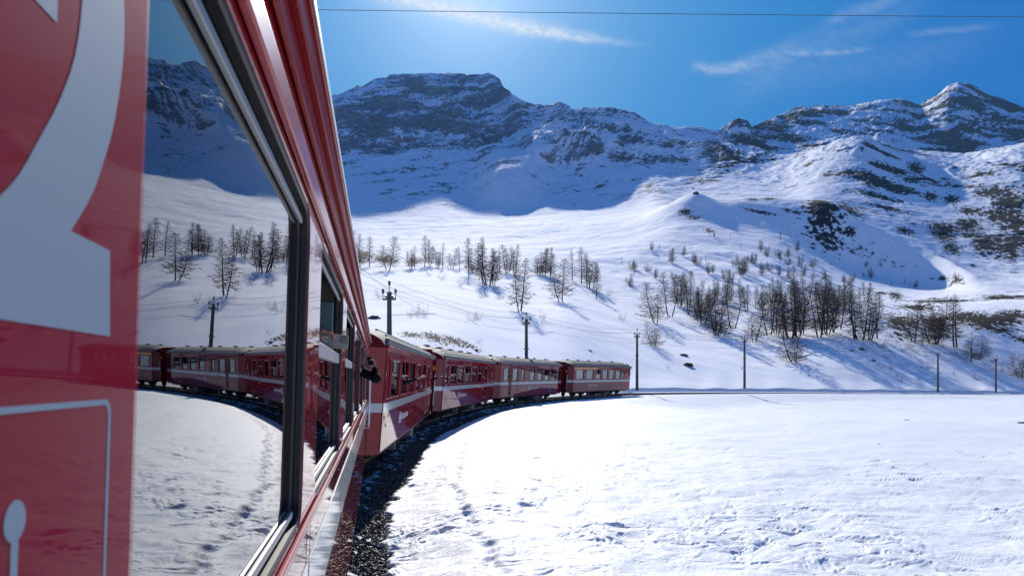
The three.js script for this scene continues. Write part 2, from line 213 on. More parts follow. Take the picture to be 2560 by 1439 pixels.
for (let j = 0; j < NA; j++) {
  const az = AZ[j], sa = Math.sin(az), ca = Math.cos(az);
  // where this ray leaves the outer edge of the line
  let r0 = 190, h0 = -3.2, prev = -9;
  for (let r = 2; r < 330; r *= 1.012) {
    const [s, u, hr] = toTrack(sa * r, ca * r);
    if (u > 3.4 && prev <= 3.4 && r > 2.5) {
      let a = r / 1.012, b = r; for (let q = 0; q < 12; q++) { const md = (a + b) / 2; if (toTrack(sa * md, ca * md)[1] > 3.4) b = md; else a = md; }
      r0 = b; { const q = toTrack(sa * b, ca * b); h0 = q[2] + 0.35 + (0.42 + 0.12 * n2(q[0] / 9, 4)) * sstep(S0 + 84, S0 + 94, q[0]); } break;
    }
    prev = u;
  }
  const A = lineAt(0, az); r0 = Math.min(r0, A[0] * 0.93);
  const ctl = [[r0, h0, 0, 0.12]]; for (let k = 0; k < LINES.length; k++) ctl.push(lineAt(k, az));
  const last = ctl[ctl.length - 1]; ctl.push([last[0] * 1.3, last[1] * 0.55, 0.4, 20]);
  for (let k = 1; k < ctl.length; k++) if (ctl[k][0] < ctl[k - 1][0] + 4) ctl[k][0] = ctl[k - 1][0] + 4;
  // slopes for a monotone cubic
  const n = ctl.length, d = [], m = [];
  for (let k = 0; k < n - 1; k++) d.push((ctl[k + 1][1] - ctl[k][1]) / (ctl[k + 1][0] - ctl[k][0]));
  for (let k = 0; k < n; k++) m.push(k === 0 ? d[0] * 0.6 : k === n - 1 ? d[n - 2] : d[k - 1] * d[k] <= 0 ? 0 : 2 / (1 / d[k - 1] + 1 / d[k]));
  m[n - 2] = Math.max(0, d[n - 3]) * 0.7;         // the skyline keeps its edge
  let row = 0;
  const put = (r, h, rock) => { const o = (row * NA + j); P_[o * 3] = sa * r; P_[o * 3 + 1] = h; P_[o * 3 + 2] = -ca * r; ROCK[o] = rock; RR[o] = r; row++; };
  // field
  const dens = (r) => 1 / Math.min(r < 7.2 ? 0.06 : r * r / 1564 * 0.4, 0.26);
  const rs = [0.6]; { let tot = 0; const cum = [0], rr = [0.6]; let r = 0.6; while (r < r0) { const st = Math.max(0.02, r * 0.006); tot += dens(r) * Math.min(st, r0 - r); r = Math.min(r0, r + st); cum.push(tot); rr.push(r); }
    let i = 0; for (let q = 1; q < SEG[0]; q++) { const want = tot * q / SEG[0]; while (cum[i + 1] < want) i++; rs.push(mix(rr[i], rr[i + 1], (want - cum[i]) / (cum[i + 1] - cum[i]))); } }
  for (const r of rs) {
    const X = sa * r, Z = ca * r, [s, u, hr] = toTrack(X, Z);
    const edge = -1.71 - 0.12 * n2(s / 0.9, 3) - 0.07 * n2b(s / 0.4, 7) - 0.03 * n2(s / 0.19, 1) - 0.22 * sstep(30, 60, s - S0);
    let h = fieldH(X, Z, s, u, hr);
    if (u > 0) h = mix(h, mix(hr + 0.05, h0, sstep(2.3, 3.3, u)), 1);
    h += crust(X, Z, r) * (u > 0 ? 0.3 : 1);
    h -= 0.09 * Math.exp(-Math.pow((u + 3.15 + 0.12 * n2(s / 1.7, 5)) / 0.10, 2)) * (0.55 + 0.45 * n2b(s / 0.4, 2)) * sstep(S0 + 2, S0 + 9, s) * sstep(S0 + 46, S0 + 30, s);
    if (u < 0) h -= 0.26 * sstep(-3.4, -1.8, u);
    const inTrench = sstep(edge - 0.2, edge + 0.1, u) * sstep(2.35, 2.1, u);
    h = mix(h, hr - 0.75, inTrench);
    put(r, h, 0);
  }
  for (let k = 0; k < n - 1; k++) {
    const [ra, ha, ka, na] = ctl[k], [rb, hb, kb, nb] = ctl[k + 1], N = SEG[k + 1], L = rb - ra;
    for (let q = 0; q < N + (k === n - 2 ? 1 : 0); q++) {
      const t = q / N, r = ra + L * t, t2 = t * t, t3 = t2 * t;
      let h = (2 * t3 - 3 * t2 + 1) * ha + (t3 - 2 * t2 + t) * L * m[k] + (-2 * t3 + 3 * t2) * hb + (t3 - t2) * L * m[k + 1];
      const X = sa * r, Z = ca * r, amp = mix(na, nb, t), rock = mix(ka, kb, t);
      const big = fbm2(X / 58 + 3, Z / 70, 2), mid = fbm2(X / 19 + (h + Z * 0.2) / 30, Z / 26, 4), wl = clamp(amp / 30, 0.25, 1);
      let dn;
      if (amp < 6) dn = amp * (0.42 * big + 0.16 * fbm2(X / 15 + 7, Z / 17, 3)) * (r < 420 ? 1.35 : 0.8);
      else {
        const q1 = X * 0.85 - Z * 0.3 + 22 * n2(X / 160, Z / 160), q2 = X * 0.4 + Z * 0.75;           // gullies and ribs that lean with the strata
        const ridg = 1 - Math.abs(fbm3(q1 / 95, q2 / 260, 0.3, 3)) * 2.1, rid2 = 1 - Math.abs(fbm3(q1 / 30 + 5, q2 / 85, 0.7, 4)) * 2.2;
        dn = amp * ((amp < 16 ? 0.5 : 0.75) * (ridg - 0.45) + 0.26 * (rid2 - 0.45) * (0.2 + rock) + 0.2 * mid + 0.25 * rock * fbm3(X / 11, h / 20, Z / 11, 3));
      }
      put(r, h + dn * (k === 0 ? sstep(0, 0.3, t) : 1), rock);
    }
  }
}
// normals on the whole grid
const N_ = new Float32Array(NA * NR * 3);
for (let i = 0; i < NR; i++) for (let j = 0; j < NA; j++) {
  const i0 = Math.max(0, i - 1), i1 = Math.min(NR - 1, i + 1), j0 = j === 0 ? NA - 2 : j - 1, j1 = j === NA - 1 ? 1 : j + 1;
  const a = (i0 * NA + j) * 3, b = (i1 * NA + j) * 3, c = (i * NA + j0) * 3, d = (i * NA + j1) * 3;
  const ux = P_[b] - P_[a], uy = P_[b + 1] - P_[a + 1], uz = P_[b + 2] - P_[a + 2], vx = P_[d] - P_[c], vy = P_[d + 1] - P_[c + 1], vz = P_[d + 2] - P_[c + 2];
  let nx = vy * uz - vz * uy, ny = vz * ux - vx * uz, nz = vx * uy - vy * ux; if (ny < 0) { nx = -nx; ny = -ny; nz = -nz; }
  const l = Math.hypot(nx, ny, nz) || 1, o = (i * NA + j) * 3; N_[o] = nx / l; N_[o + 1] = ny / l; N_[o + 2] = nz / l;
}
// height of the ground, and the first ground that a line of sight through the photograph's (px, py) meets
function colOf(az) { let lo = 0, hi = NA - 1; while (hi - lo > 1) { const md = (lo + hi) >> 1; if (AZ[md] <= az) lo = md; else hi = md; } return [lo, (az - AZ[lo]) / (AZ[hi] - AZ[lo])]; }
function groundAt(X, Z) {
  const az = Math.atan2(X, Z), r = Math.hypot(X, Z), [j, t] = colOf(az), jj = t > 0.5 ? j + 1 : j;
  let lo = 0, hi = NR - 1; while (hi - lo > 1) { const md = (lo + hi) >> 1; if (RR[md * NA + jj] <= r) lo = md; else hi = md; }
  const a = lo * NA + jj, b = hi * NA + jj, f = clamp((r - RR[a]) / (RR[b] - RR[a])); return mix(P_[a * 3 + 1], P_[b * 3 + 1], f);
}
function hit(px, py, from = 40) {
  const az = Math.atan((px - CX) / F), e = elevOf(py) * Math.cos(az), [j, t] = colOf(az), jj = t > 0.5 ? j + 1 : j;
  for (let i = 1; i < NR; i++) { const o = i * NA + jj; if (RR[o] < from) continue; if (P_[o * 3 + 1] / RR[o] >= e) { const r = RR[o]; return [Math.sin(az) * r, P_[o * 3 + 1], Math.cos(az) * r]; } }
  return null;
}
// bare ground, heath and boulders' feet: [px, py, half width, half height in pixels there]
const PATCH = [[1085, 843, 34, 10], [1135, 853, 26, 7], [1030, 838, 26, 5], [1170, 862, 30, 4], [905, 640, 30, 14], [960, 650, 30, 14], [1040, 655, 22, 12], [1712, 530, 16, 8], [1735, 545, 18, 5], [1900, 531, 36, 5], [1775, 577, 13, 5], [1880, 498, 14, 3], [1925, 497, 16, 3], [2060, 507, 44, 7], [2120, 525, 30, 16], [2125, 580, 14, 14], [2265, 578, 22, 10], [2360, 570, 50, 14], [2420, 565, 40, 18], [2360, 590, 40, 20], [2480, 480, 60, 12], [2530, 500, 60, 26], [2500, 540, 50, 22], [2540, 560, 50, 30], [2460, 610, 40, 24], [2520, 620, 50, 30], [2380, 620, 26, 16], [2220, 520, 40, 6], [2230, 425, 40, 12], [2160, 435, 60, 10], [2290, 420, 18, 14], [2180, 455, 40, 6], [2240, 475, 60, 10], [2190, 490, 60, 9], [2330, 490, 20, 8], [2380, 500, 24, 12], [2430, 530, 40, 10],
  [2330, 752, 30, 6], [2250, 800, 34, 12], [2330, 805, 44, 18], [2410, 790, 34, 12], [2450, 800, 34, 13], [2500, 795, 40, 14], [2480, 820, 40, 7], [2540, 790, 30, 16], [2400, 752, 120, 3], [2520, 742, 60, 4], [2240, 737, 14, 7], [2205, 733, 14, 4], [2560, 850, 18, 8], [2290, 770, 40, 9]];
const patchAt = PATCH.map(([px, py, a, b]) => { const p = hit(px, py, 60), q = hit(px, py - b, 60), z = p ? p[2] : 0; return p && { X: p[0], Z: p[2], a: Math.max(1.2, a * z / F * (px > 2300 && py < 640 ? 0.68 : 1)), b: q ? clamp(Math.hypot(q[0] - p[0], q[2] - p[2]), 1.5, 60) : 8, r: Math.hypot(p[0], p[2]), az: Math.atan2(p[0], p[2]) }; }).filter(Boolean);
const COL = new Float32Array(NA * NR * 3);
for (let i = 0; i < NR; i++) for (let j = 0; j < NA; j++) {
  const o = i * NA + j, X = P_[o * 3], h = P_[o * 3 + 1], Z = -P_[o * 3 + 2], r = RR[o];
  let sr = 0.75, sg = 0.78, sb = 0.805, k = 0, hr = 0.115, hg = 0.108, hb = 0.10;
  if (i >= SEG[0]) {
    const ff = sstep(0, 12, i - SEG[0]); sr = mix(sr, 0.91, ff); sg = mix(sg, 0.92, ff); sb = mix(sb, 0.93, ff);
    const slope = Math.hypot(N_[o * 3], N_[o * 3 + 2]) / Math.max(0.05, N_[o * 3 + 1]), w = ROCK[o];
    if (w > 0.01) {
      const fine = r > 600 ? 1 : 2.2, q1 = X * 0.8 - Z * 0.3 + h * 0.9, q2 = X * 0.5 + Z * 0.8;
      const hStr = h - 0.30 * X + 14 * n3(X / 130, h / 90, Z / 130), rt = sstep(0.05, 0.3, Math.atan2(X, Z)), st = 0.66 * fbm3(q1 * fine / mix(120, 75, rt), q2 * fine / 190, hStr * fine / mix(26, 120, rt), 5, 0.62) + 0.42 * fbm3(X * fine / 15, h * fine / mix(8, 12, rt), Z * fine / 15, 5, 0.7);
      const clus = fbm3(X / 210 + 4, h / 95, Z / 210, 3); const v = (w - 0.5) * 1.05 + (Math.min(slope, 1.3) - 0.72) * 0.36 + st * 0.8 + clus * 0.55;
      k = sstep(-0.04, 0.04, v);
      if (r > 900 && k < 1 && Math.atan2(X, Z) < 0.33) {          // thin ledges of rock that cross the snow, rising to the right
        const qd = h * 1.15 - X * 0.5 + 9 * n3(X / 60, h / 60, Z / 60), ln = 1 - 5.5 * Math.abs(fbm3(qd / 75, X / 300, Z / 420, 3)), o2 = 0.55 * ln + 0.85 * fbm3(X / 24, h / 12, Z / 24, 4, 0.6) + 0.5 * fbm3(X / 190 + 9, h / 120, Z / 190, 2) - 0.52;
        k = Math.max(k, sstep(0, 0.1, o2) * sstep(0.02, 0.12, w));
      }
      const az0 = Math.atan2(X, Z), tone = (az0 < 0.1 && r > 1100 ? 1.35 : 1) * (0.75 + 0.5 * fbm3(X / 40, h / 18, Z / 40, 3)), warm = 0.5 + 0.5 * n3(X / 150, h / 90, Z / 150);  // far rock on the left lightened: veil of sun glare put into its colour
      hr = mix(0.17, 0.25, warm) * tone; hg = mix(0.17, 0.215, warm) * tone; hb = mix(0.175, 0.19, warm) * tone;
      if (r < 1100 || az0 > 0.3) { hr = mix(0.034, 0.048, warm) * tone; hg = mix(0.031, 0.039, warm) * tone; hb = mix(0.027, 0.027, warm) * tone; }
    }
    const az = Math.atan2(X, Z);
    for (const p of patchAt) {
      if (Math.abs(az - p.az) * p.r > p.a * 1.7 || Math.abs(r - p.r) > p.b * 2.2 + 3) continue;
      const da = (az - p.az) * p.r / p.a, db = (r - p.r) / p.b, e = da * da + db * db; if (e > 3) continue;
      const v = 1.0 - Math.sqrt(e) + 1.15 * fbm2(X * 2.2 / p.a + p.az * 50, Z * 1.6 / p.b + h / p.a, 3, 0.55) - 0.05, kk = sstep(0, 0.1, v);
      if (kk > k) { const tone = 0.7 + 0.6 * (0.5 + 0.5 * n2(X / 3, Z / 3)); k = kk; hr = 0.019 * tone; hg = 0.013 * tone; hb = 0.008 * tone; }
    }
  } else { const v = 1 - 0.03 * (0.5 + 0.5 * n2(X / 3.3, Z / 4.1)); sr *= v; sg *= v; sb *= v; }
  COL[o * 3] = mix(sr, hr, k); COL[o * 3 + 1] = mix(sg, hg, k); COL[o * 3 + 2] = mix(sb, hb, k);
}
const snowBump = noiseTex(1024, (u, v) => 0.5 + 0.14 * pn(u, v, 23, 23) + 0.15 * pn(u, v, 57, 57, 3) + 0.15 * pn(u, v, 140, 140, 9) + 0.1 * pn(u, v, 330, 330, 4), 1, 1);
const snowNear = new THREE.MeshPhysicalMaterial({ vertexColors: true, roughness: 0.62, side: THREE.DoubleSide, bumpMap: snowBump, bumpScale: 0.014, specularIntensity: 0.25 });
const snowFar = new THREE.MeshPhysicalMaterial({ vertexColors: true, roughness: 0.9, specularIntensity: 0.16, side: THREE.DoubleSide });
function sheet(name, i0, i1, mat, label) {
  const n = i1 - i0 + 1, idx = new Uint32Array((n - 1) * (NA - 1) * 6), uv = new Float32Array(n * NA * 2); let q = 0;
  for (let i = 0; i < n - 1; i++) for (let j = 0; j < NA - 1; j++) { const a = i * NA + j, b = a + NA; idx[q++] = a; idx[q++] = b + 1; idx[q++] = b; idx[q++] = a; idx[q++] = a + 1; idx[q++] = b + 1; }
  for (let k = 0; k < n * NA; k++) { uv[k * 2] = P_[(i0 * NA + k) * 3] / 6.3; uv[k * 2 + 1] = P_[(i0 * NA + k) * 3 + 2] / 6.3; }
  const g = new THREE.BufferGeometry(), cut = (a, w) => new THREE.BufferAttribute(a.slice(i0 * NA * w, (i1 + 1) * NA * w), w);
  g.setAttribute('position', cut(P_, 3)); g.setAttribute('normal', cut(N_, 3)); g.setAttribute('color', cut(COL, 3)); g.setAttribute('uv', new THREE.BufferAttribute(uv, 2)); g.setIndex(new THREE.BufferAttribute(idx, 1));
  struct(name, g, mat, label);
}
const CUM = SEG.reduce((a, s) => (a.push(a[a.length - 1] + s), a), [0]);
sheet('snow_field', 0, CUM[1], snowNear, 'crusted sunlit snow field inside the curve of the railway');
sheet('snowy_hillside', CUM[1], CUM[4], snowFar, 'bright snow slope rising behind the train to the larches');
sheet('snow_hills', CUM[4], CUM[7], snowFar, 'rounded snow hills and bowl above the larches');
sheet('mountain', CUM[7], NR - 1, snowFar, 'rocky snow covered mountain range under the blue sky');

// ---------------------------------------------------------------- track bed, ballast, rails
const ballastTex = noiseTex(512, (u, v) => { const a = tile3(u, v, 9), b = tile3(u, v, 21, 4), c = 0.5 + 0.5 * Math.abs(a) - 0.3 * Math.abs(b); return [0.10 + 0.16 * c * c, 0.095 + 0.145 * c * c, 0.085 + 0.125 * c * c]; }, 1, 1); ballastTex.colorSpace = THREE.SRGBColorSpace;
{
  const us = [-2.3, -2.0, -1.8, -1.6, -1.4, -1.2, -1, -0.8, -0.62, -0.5, -0.38, -0.2, 0, 0.2, 0.38, 0.5, 0.62, 0.8, 1, 1.2, 1.45, 1.8, 2.1, 2.45, 2.8], s0 = S0 - 24, s1 = trackLen - 30, ds = 0.3, n = Math.floor((s1 - s0) / ds);
  const pos = [], colr = [], uv = [], idx = [];
  for (let i = 0; i <= n; i++) for (let k = 0; k < us.length; k++) {
    const s = s0 + i * ds, u = us[k], [X, Z, hr] = onTrack(s, u), au = Math.abs(u), past = sstep(S0 + 86, S0 + 92, s);
    let h = hr - 0.17 - 0.20 * sstep(1.15, 2.2, au) + 0.02 * n2(s / 0.2, u / 0.2) + lift(s, Math.max(-1.34, u)) * sstep(2.2, 1.2, u);
    const sn = fbm2(s / 1.1 + 50, u / 0.35, 3);
    let snow = sstep(0.05, 0.2, sn + 0.25 - 1.1 * Math.min(Math.abs(u + 1.02), Math.abs(u - 0.2)) - (u > -0.6 ? 0.1 : 0)) * 0.9;       // old snow left between and beside the rails
    snow = Math.max(snow * (1 - past), past * sstep(-1.25, -0.95, u) * (au > 0.42 && au < 0.6 ? 0.25 : 0.92)); if (u > 1.5) snow = Math.max(snow, sstep(1.5, 1.8, u));
    if (u > 1.9) h = mix(h, hr - 0.9, sstep(2.3, 2.8, u)); if (snow > 0.3) h += 0.05 * snow; if (u <= -2.0) h -= 0.25;
    if (past > 0 && u > 0.9) h += 0.42 * past * sstep(1.3, 1.9, u) * (1 - sstep(2.4, 2.8, u));
    pos.push(X, h, -Z); uv.push(s / 1.3, u / 1.3);
    colr.push(mix(0.17, 0.84, snow), mix(0.16, 0.87, snow), mix(0.145, 0.91, snow));
    if (i < n && k < us.length - 1) { const a = i * us.length + k, b = a + us.length; idx.push(a, b, b + 1, a, b + 1, a + 1); }
  }
  const g = new THREE.BufferGeometry(); g.setAttribute('position', new THREE.Float32BufferAttribute(pos, 3)); g.setAttribute('uv', new THREE.Float32BufferAttribute(uv, 2)); g.setAttribute('color', new THREE.Float32BufferAttribute(colr, 3)); g.setIndex(idx); g.computeVertexNormals();
  struct('track_bed', g, new THREE.MeshPhysicalMaterial({ vertexColors: true, roughness: 0.95, specularIntensity: 0.1, side: THREE.DoubleSide, bumpMap: ballastTex, bumpScale: 0.05 }), 'dark ballast bed of the railway with snow left on it');
}
{
  const rnd = mulberry(5), stones = []; for (let k = 0; k < 5; k++) { const g = new THREE.IcosahedronGeometry(1, 1), p = g.attributes.position; for (let i = 0; i < p.count; i++) { const v = V(p.getX(i), p.getY(i), p.getZ(i)), f = 0.72 + 0.5 * n3(v.x * 1.3 + k * 9, v.y * 1.3, v.z * 1.3); v.multiplyScalar(f); p.setXYZ(i, v.x, v.y, v.z); } g.computeVertexNormals(); stones.push(g); }
  const M = new THREE.Matrix4(), Q = new THREE.Quaternion(), E = new THREE.Euler(), c = new THREE.Color(), sm = new THREE.MeshPhysicalMaterial({ color: 0xffffff, roughness: 0.55, flatShading: true, specularIntensity: 0.7 });
  const per = stones.map(() => []);
  for (let q = 0; q < 24000; q++) {
    const s = S0 + 2.2 + Math.pow(rnd(), 1.5) * 42, u = -0.72 - rnd() * 1.33, [X, Z, hr] = onTrack(s, u), au = Math.abs(u), sz = 0.022 + 0.026 * rnd() * rnd() + 0.008 * rnd();
    const sn = fbm2(s / 1.1 + 50, u / 0.35, 3); if (sn + 0.25 - 1.1 * Math.abs(u + 1.02) > 0.16 && rnd() < 0.9) continue;
    const h = hr - 0.17 - 0.20 * sstep(1.15, 2.2, au) + lift(s, Math.max(-1.34, u)) + 0.015 + 0.03 * rnd();
    E.set(rnd() * 6, rnd() * 6, rnd() * 6); Q.setFromEuler(E); M.compose(V(X, h, -Z), Q, V(sz * (0.8 + 0.8 * rnd()), sz * (0.6 + 0.4 * rnd()), sz));
    const t = 0.035 + 0.07 * rnd() * rnd(), w = rnd(); per[q % 5].push([M.clone(), w < 0.16 ? [t * 1.7, t * 1.25, t * 0.8] : [t, t, t * 0.98]]);
  }
  const g = thing('ballast_stones', 'dark broken ballast stones beside the near coach', 'ballast'); g.userData.kind = 'stuff';
  per.forEach((L, k) => { const im = new THREE.InstancedMesh(stones[k], sm, L.length); L.forEach(([m, cc], i) => { im.setMatrixAt(i, m); im.setColorAt(i, c.setRGB(...cc)); }); im.name = 'stone_layer'; im.castShadow = im.receiveShadow = true; g.add(im); });
}
{
  const t = thing('railway_track', 'curved narrow gauge railway track running round the snow field', 'railway track');
  const steel = std(0.055, 0.042, 0.034, 0.8), shine = std(0.62, 0.62, 0.63, 0.22, 1), woodM = std(0.07, 0.055, 0.045, 0.9);
  for (const side of [-0.53, 0.53]) {
    const prof = [[-0.05, -0.14], [-0.01, -0.12], [-0.01, -0.035], [-0.03, -0.02], [-0.03, -0.002], [0.03, -0.002], [0.03, -0.02], [0.01, -0.035], [0.01, -0.12], [0.05, -0.14]], s0 = S0 - 10, ds = 0.5, n = Math.floor((trackLen - 60 - s0) / ds), pos = [], idx = [], m = prof.length;
    const pos2 = [], idx2 = [];
    for (let i = 0; i <= n; i++) {
      prof.forEach(([a, b]) => { const [X, Z, h] = onTrack(s0 + i * ds, side + a); pos.push(X, h + b + lift(s0 + i * ds, side), -Z); });
      for (const a of [-0.022, 0.022]) { const [X, Z, h] = onTrack(s0 + i * ds, side + a); pos2.push(X, h + 0.001 + lift(s0 + i * ds, side), -Z); }
      if (i < n) { for (let k = 0; k < m - 1; k++) { const a = i * m + k, b = a + m; idx.push(a, b, b + 1, a, b + 1, a + 1); } const a = i * 2; idx2.push(a, a + 2, a + 3, a, a + 3, a + 1); }
    }
    const mk = (p, ix) => { const g = new THREE.BufferGeometry(); g.setAttribute('position', new THREE.Float32BufferAttribute(p, 3)); g.setIndex(ix); g.computeVertexNormals(); return g; };
    const r = mesh('rail', mk(pos, idx), steel, t); mesh('running_surface', mk(pos2, idx2), shine, r);
  }
  const sg = rbox(-0.12, 0.12, -0.16, 0.0, -0.95, 0.95, 0.015);
  for (let k = 0; k < 90; k++) { const s = S0 + 6 + k * 0.66, [X, Z, h] = onTrack(s, 0), [dx, dz] = trkDir[Math.floor(s / dS)]; const m = mesh('sleeper', sg, woodM, t); m.position.set(X, h - 0.145 + lift(s, 0), -Z); m.rotation.set(cantAt(s), Math.PI / 2 - Math.atan2(dx, dz), 0, 'YZX'); }
}
// ---------------------------------------------------------------- the train
const waveTex = noiseTex(256, (u, v) => 0.5 + 0.30 * tile3(u, v, 1.6) + 0.14 * tile3(u, v, 4, 5) + 0.03 * tile3(u, v, 22, 2), 0.5, 0.5);
const grimeTex = noiseTex(512, (u, v) => { const s = 0.5 + 0.5 * tile3(u, v, 16, 3, 2), q = 0.5 + 0.5 * tile3(u, v, 3, 7), d = 0.5 + 0.5 * tile3(u, v, 34, 1), k = 0.97 - 0.20 * s * q - 0.06 * d; return [k, k * 0.98, k * 0.96]; }, 0.3, 0.4); grimeTex.colorSpace = THREE.SRGBColorSpace;
const coatRough = noiseTex(256, (u, v) => { const k = 0.10 + 0.22 * Math.pow(0.5 + 0.5 * tile3(u, v, 7, 3, 2), 2) + 0.1 * Math.abs(tile3(u, v, 19, 6)); return [k, k, k]; }, 0.5, 0.5);
const paintM = phys(0.27, 0.003, 0.012, { roughness: 0.6, specularIntensity: 0.02, map: grimeTex, clearcoat: 0.7, clearcoatRoughness: 0.12, clearcoatRoughnessMap: coatRough, bumpMap: waveTex, bumpScale: 0.0022 });
const paintDark = phys(0.13, 0.003, 0.008, { roughness: 0.6, specularIntensity: 0.4, clearcoat: 0.15, clearcoatRoughness: 0.3 });
const frameM = phys(0.32, 0.015, 0.028, { roughness: 0.5, specularIntensity: 0.1, clearcoat: 0.8, clearcoatRoughness: 0.15 });
const stripeM = phys(0.34, 0.365, 0.39, { roughness: 0.45, clearcoat: 0.8, clearcoatRoughness: 0.06, bumpMap: waveTex, bumpScale: 0.0022 });
const yellowM = phys(0.85, 0.40, 0.005, { roughness: 0.4, clearcoat: 0.6 });
const roofTex = noiseTex(256, (u, v) => { const a = 0.5 + 0.5 * tile3(u, v, 5), b = 0.5 + 0.5 * tile3(u, v, 14, 6); const k = 0.34 + 0.1 * a + 0.06 * b; return [k * 1.02, k * 0.98, k * 0.9]; }, 0.35, 0.5); roofTex.colorSpace = THREE.SRGBColorSpace;
const roofM = new THREE.MeshStandardMaterial({ map: roofTex, roughness: 0.8, side: THREE.DoubleSide });
const roofEdgeM = std(0.085, 0.095, 0.105, 0.55), ribM = std(0.06, 0.06, 0.058, 0.8);
const blackM = std(0.012, 0.012, 0.013, 0.55), rubberM = std(0.014, 0.014, 0.015, 0.45), underM = std(0.02, 0.019, 0.018, 0.85), greyBoxM = std(0.16, 0.16, 0.16, 0.7), inM = std(0.10, 0.095, 0.09, 0.8), seatM = std(0.05, 0.07, 0.11, 0.9);
const aluM = new THREE.MeshPhysicalMaterial({ color: col(0.27, 0.28, 0.29), roughness: 0.45, metalness: 0.6, side: THREE.DoubleSide }), steelM = std(0.5, 0.5, 0.5, 0.3, 0.9), whiteM = std(0.72, 0.73, 0.74, 0.45), teal = std(0.09, 0.15, 0.17, 0.6);
const glassWave = noiseTex(256, (u, v) => 0.5 + 0.3 * tile3(u, v, 1.3, 8) + 0.1 * tile3(u, v, 3, 5), 0.9, 0.7);
const glassM = new THREE.MeshPhysicalMaterial({ color: col(0.42, 0.45, 0.47), roughness: 0.0, metalness: 0, transmission: 1, thickness: 0, ior: 2.5, side: THREE.DoubleSide, bumpMap: glassWave, bumpScale: 0.00003 });
const vinylM = phys(0.62, 0.65, 0.68, { roughness: 0.45, clearcoat: 0.3, clearcoatRoughness: 0.3 });
const font = await new FontLoader().loadAsync('fonts/droid/droid_sans_bold.typeface.json');
const fontR = await new FontLoader().loadAsync('fonts/droid/droid_sans_regular.typeface.json');
function textGeo(txt, size, f = font) { const g = new THREE.ShapeGeometry(f.generateShapes(txt, size), 4); g.computeBoundingBox(); return g; }
function rrect(x0, x1, y0, y1, r, cls = THREE.Shape) { const s = new cls(); s.moveTo(x0 + r, y0); s.lineTo(x1 - r, y0); s.absarc(x1 - r, y0 + r, r, -Math.PI / 2, 0); s.lineTo(x1, y1 - r); s.absarc(x1 - r, y1 - r, r, 0, Math.PI / 2); s.lineTo(x0 + r, y1); s.absarc(x0 + r, y1 - r, r, Math.PI / 2, Math.PI); s.lineTo(x0, y0 + r); s.absarc(x0 + r, y0 + r, r, Math.PI, Math.PI * 1.5); return s; }
function ringGeo(x0, x1, y0, y1, r, w, d) { const s = rrect(x0 - w, x1 + w, y0 - w, y1 + w, r + w); s.holes.push(rrect(x0, x1, y0, y1, r, THREE.Path)); return new THREE.ExtrudeGeometry(s, { depth: d, bevelEnabled: true, bevelSize: 0.004, bevelThickness: 0.004, bevelSegments: 1, curveSegments: 5 }); }
const HW = 1.34, EAVE = 3.07, SKIRT = 0.6;
function coachGroup(c, label) {
  const g = thing('railway_coach', label, 'railway coach');
  g.rotation.set(c.lean, (90 - c.a) * RAD, Math.atan2(c.h1 - c.h0, c.L), 'YZX'); g.position.set(c.cx, (c.h0 + c.h1) / 2 + HW * c.lean, -c.cz);
  return g;
}
function roofGeo(x0, x1, drop0, drop1) {            // a shallow barrel whose ends bend down
  const nx = 26, na = 22, pos = [], uv = [], idx = [];
  for (let i = 0; i <= nx; i++) for (let k = 0; k <= na; k++) {
    const x = mix(x0, x1, i / nx), e = Math.max(drop0 * sstep(x0 + 1.1, x0, x), drop1 * sstep(x1 - 1.1, x1, x)), a = (k / na - 0.5) * 2, z = 1.40 * Math.sign(a) * (1 - Math.pow(1 - Math.abs(a), 1.25)), q = Math.abs(z) / 1.40;
    const y = EAVE + 0.02 + 0.50 * Math.pow(1 - Math.pow(q, 2.6), 0.62) * (1 - 0.32 * e);
    pos.push(x, y, z * (1 - 0.05 * e)); uv.push(x, a * 1.4);
    if (i < nx && k < na) { const p = i * (na + 1) + k, q2 = p + na + 1; idx.push(p, q2, q2 + 1, p, q2 + 1, p + 1); }
  }
  const g = new THREE.BufferGeometry(); g.setAttribute('position', new THREE.Float32BufferAttribute(pos, 3)); g.setAttribute('uv', new THREE.Float32BufferAttribute(uv, 2)); g.setIndex(idx); g.computeVertexNormals(); return g;
}
function roofEnd(x, wz = 1.33, dy = 0.33) { const s = new THREE.Shape(); s.moveTo(-wz, EAVE - 0.03); s.lineTo(wz, EAVE - 0.03); for (let k = 0; k <= 20; k++) { const z = wz * (1 - k / 10), q = Math.min(1, Math.abs(z) / 1.33); s.lineTo(z, EAVE + 0.02 + dy * Math.pow(1 - Math.pow(q, 2.6), 0.62)); } s.closePath(); const g = new THREE.ExtrudeGeometry(s, { depth: 0.02, bevelEnabled: false }); g.rotateY(Math.PI / 2); g.translate(x - 0.01, 0, 0); return g; }
const wheelGeo = (() => { const g = new THREE.LatheGeometry([[0, -0.05], [0.1, -0.06], [0.13, -0.04], [0.29, -0.035], [0.33, -0.06], [0.375, -0.06], [0.375, -0.02], [0.345, -0.01], [0.34, 0.06], [0.29, 0.05], [0.13, 0.03], [0.1, 0.07], [0, 0.07]].map(([r, y]) => new THREE.Vector2(r, y)), 20); g.rotateX(Math.PI / 2); return g; })();
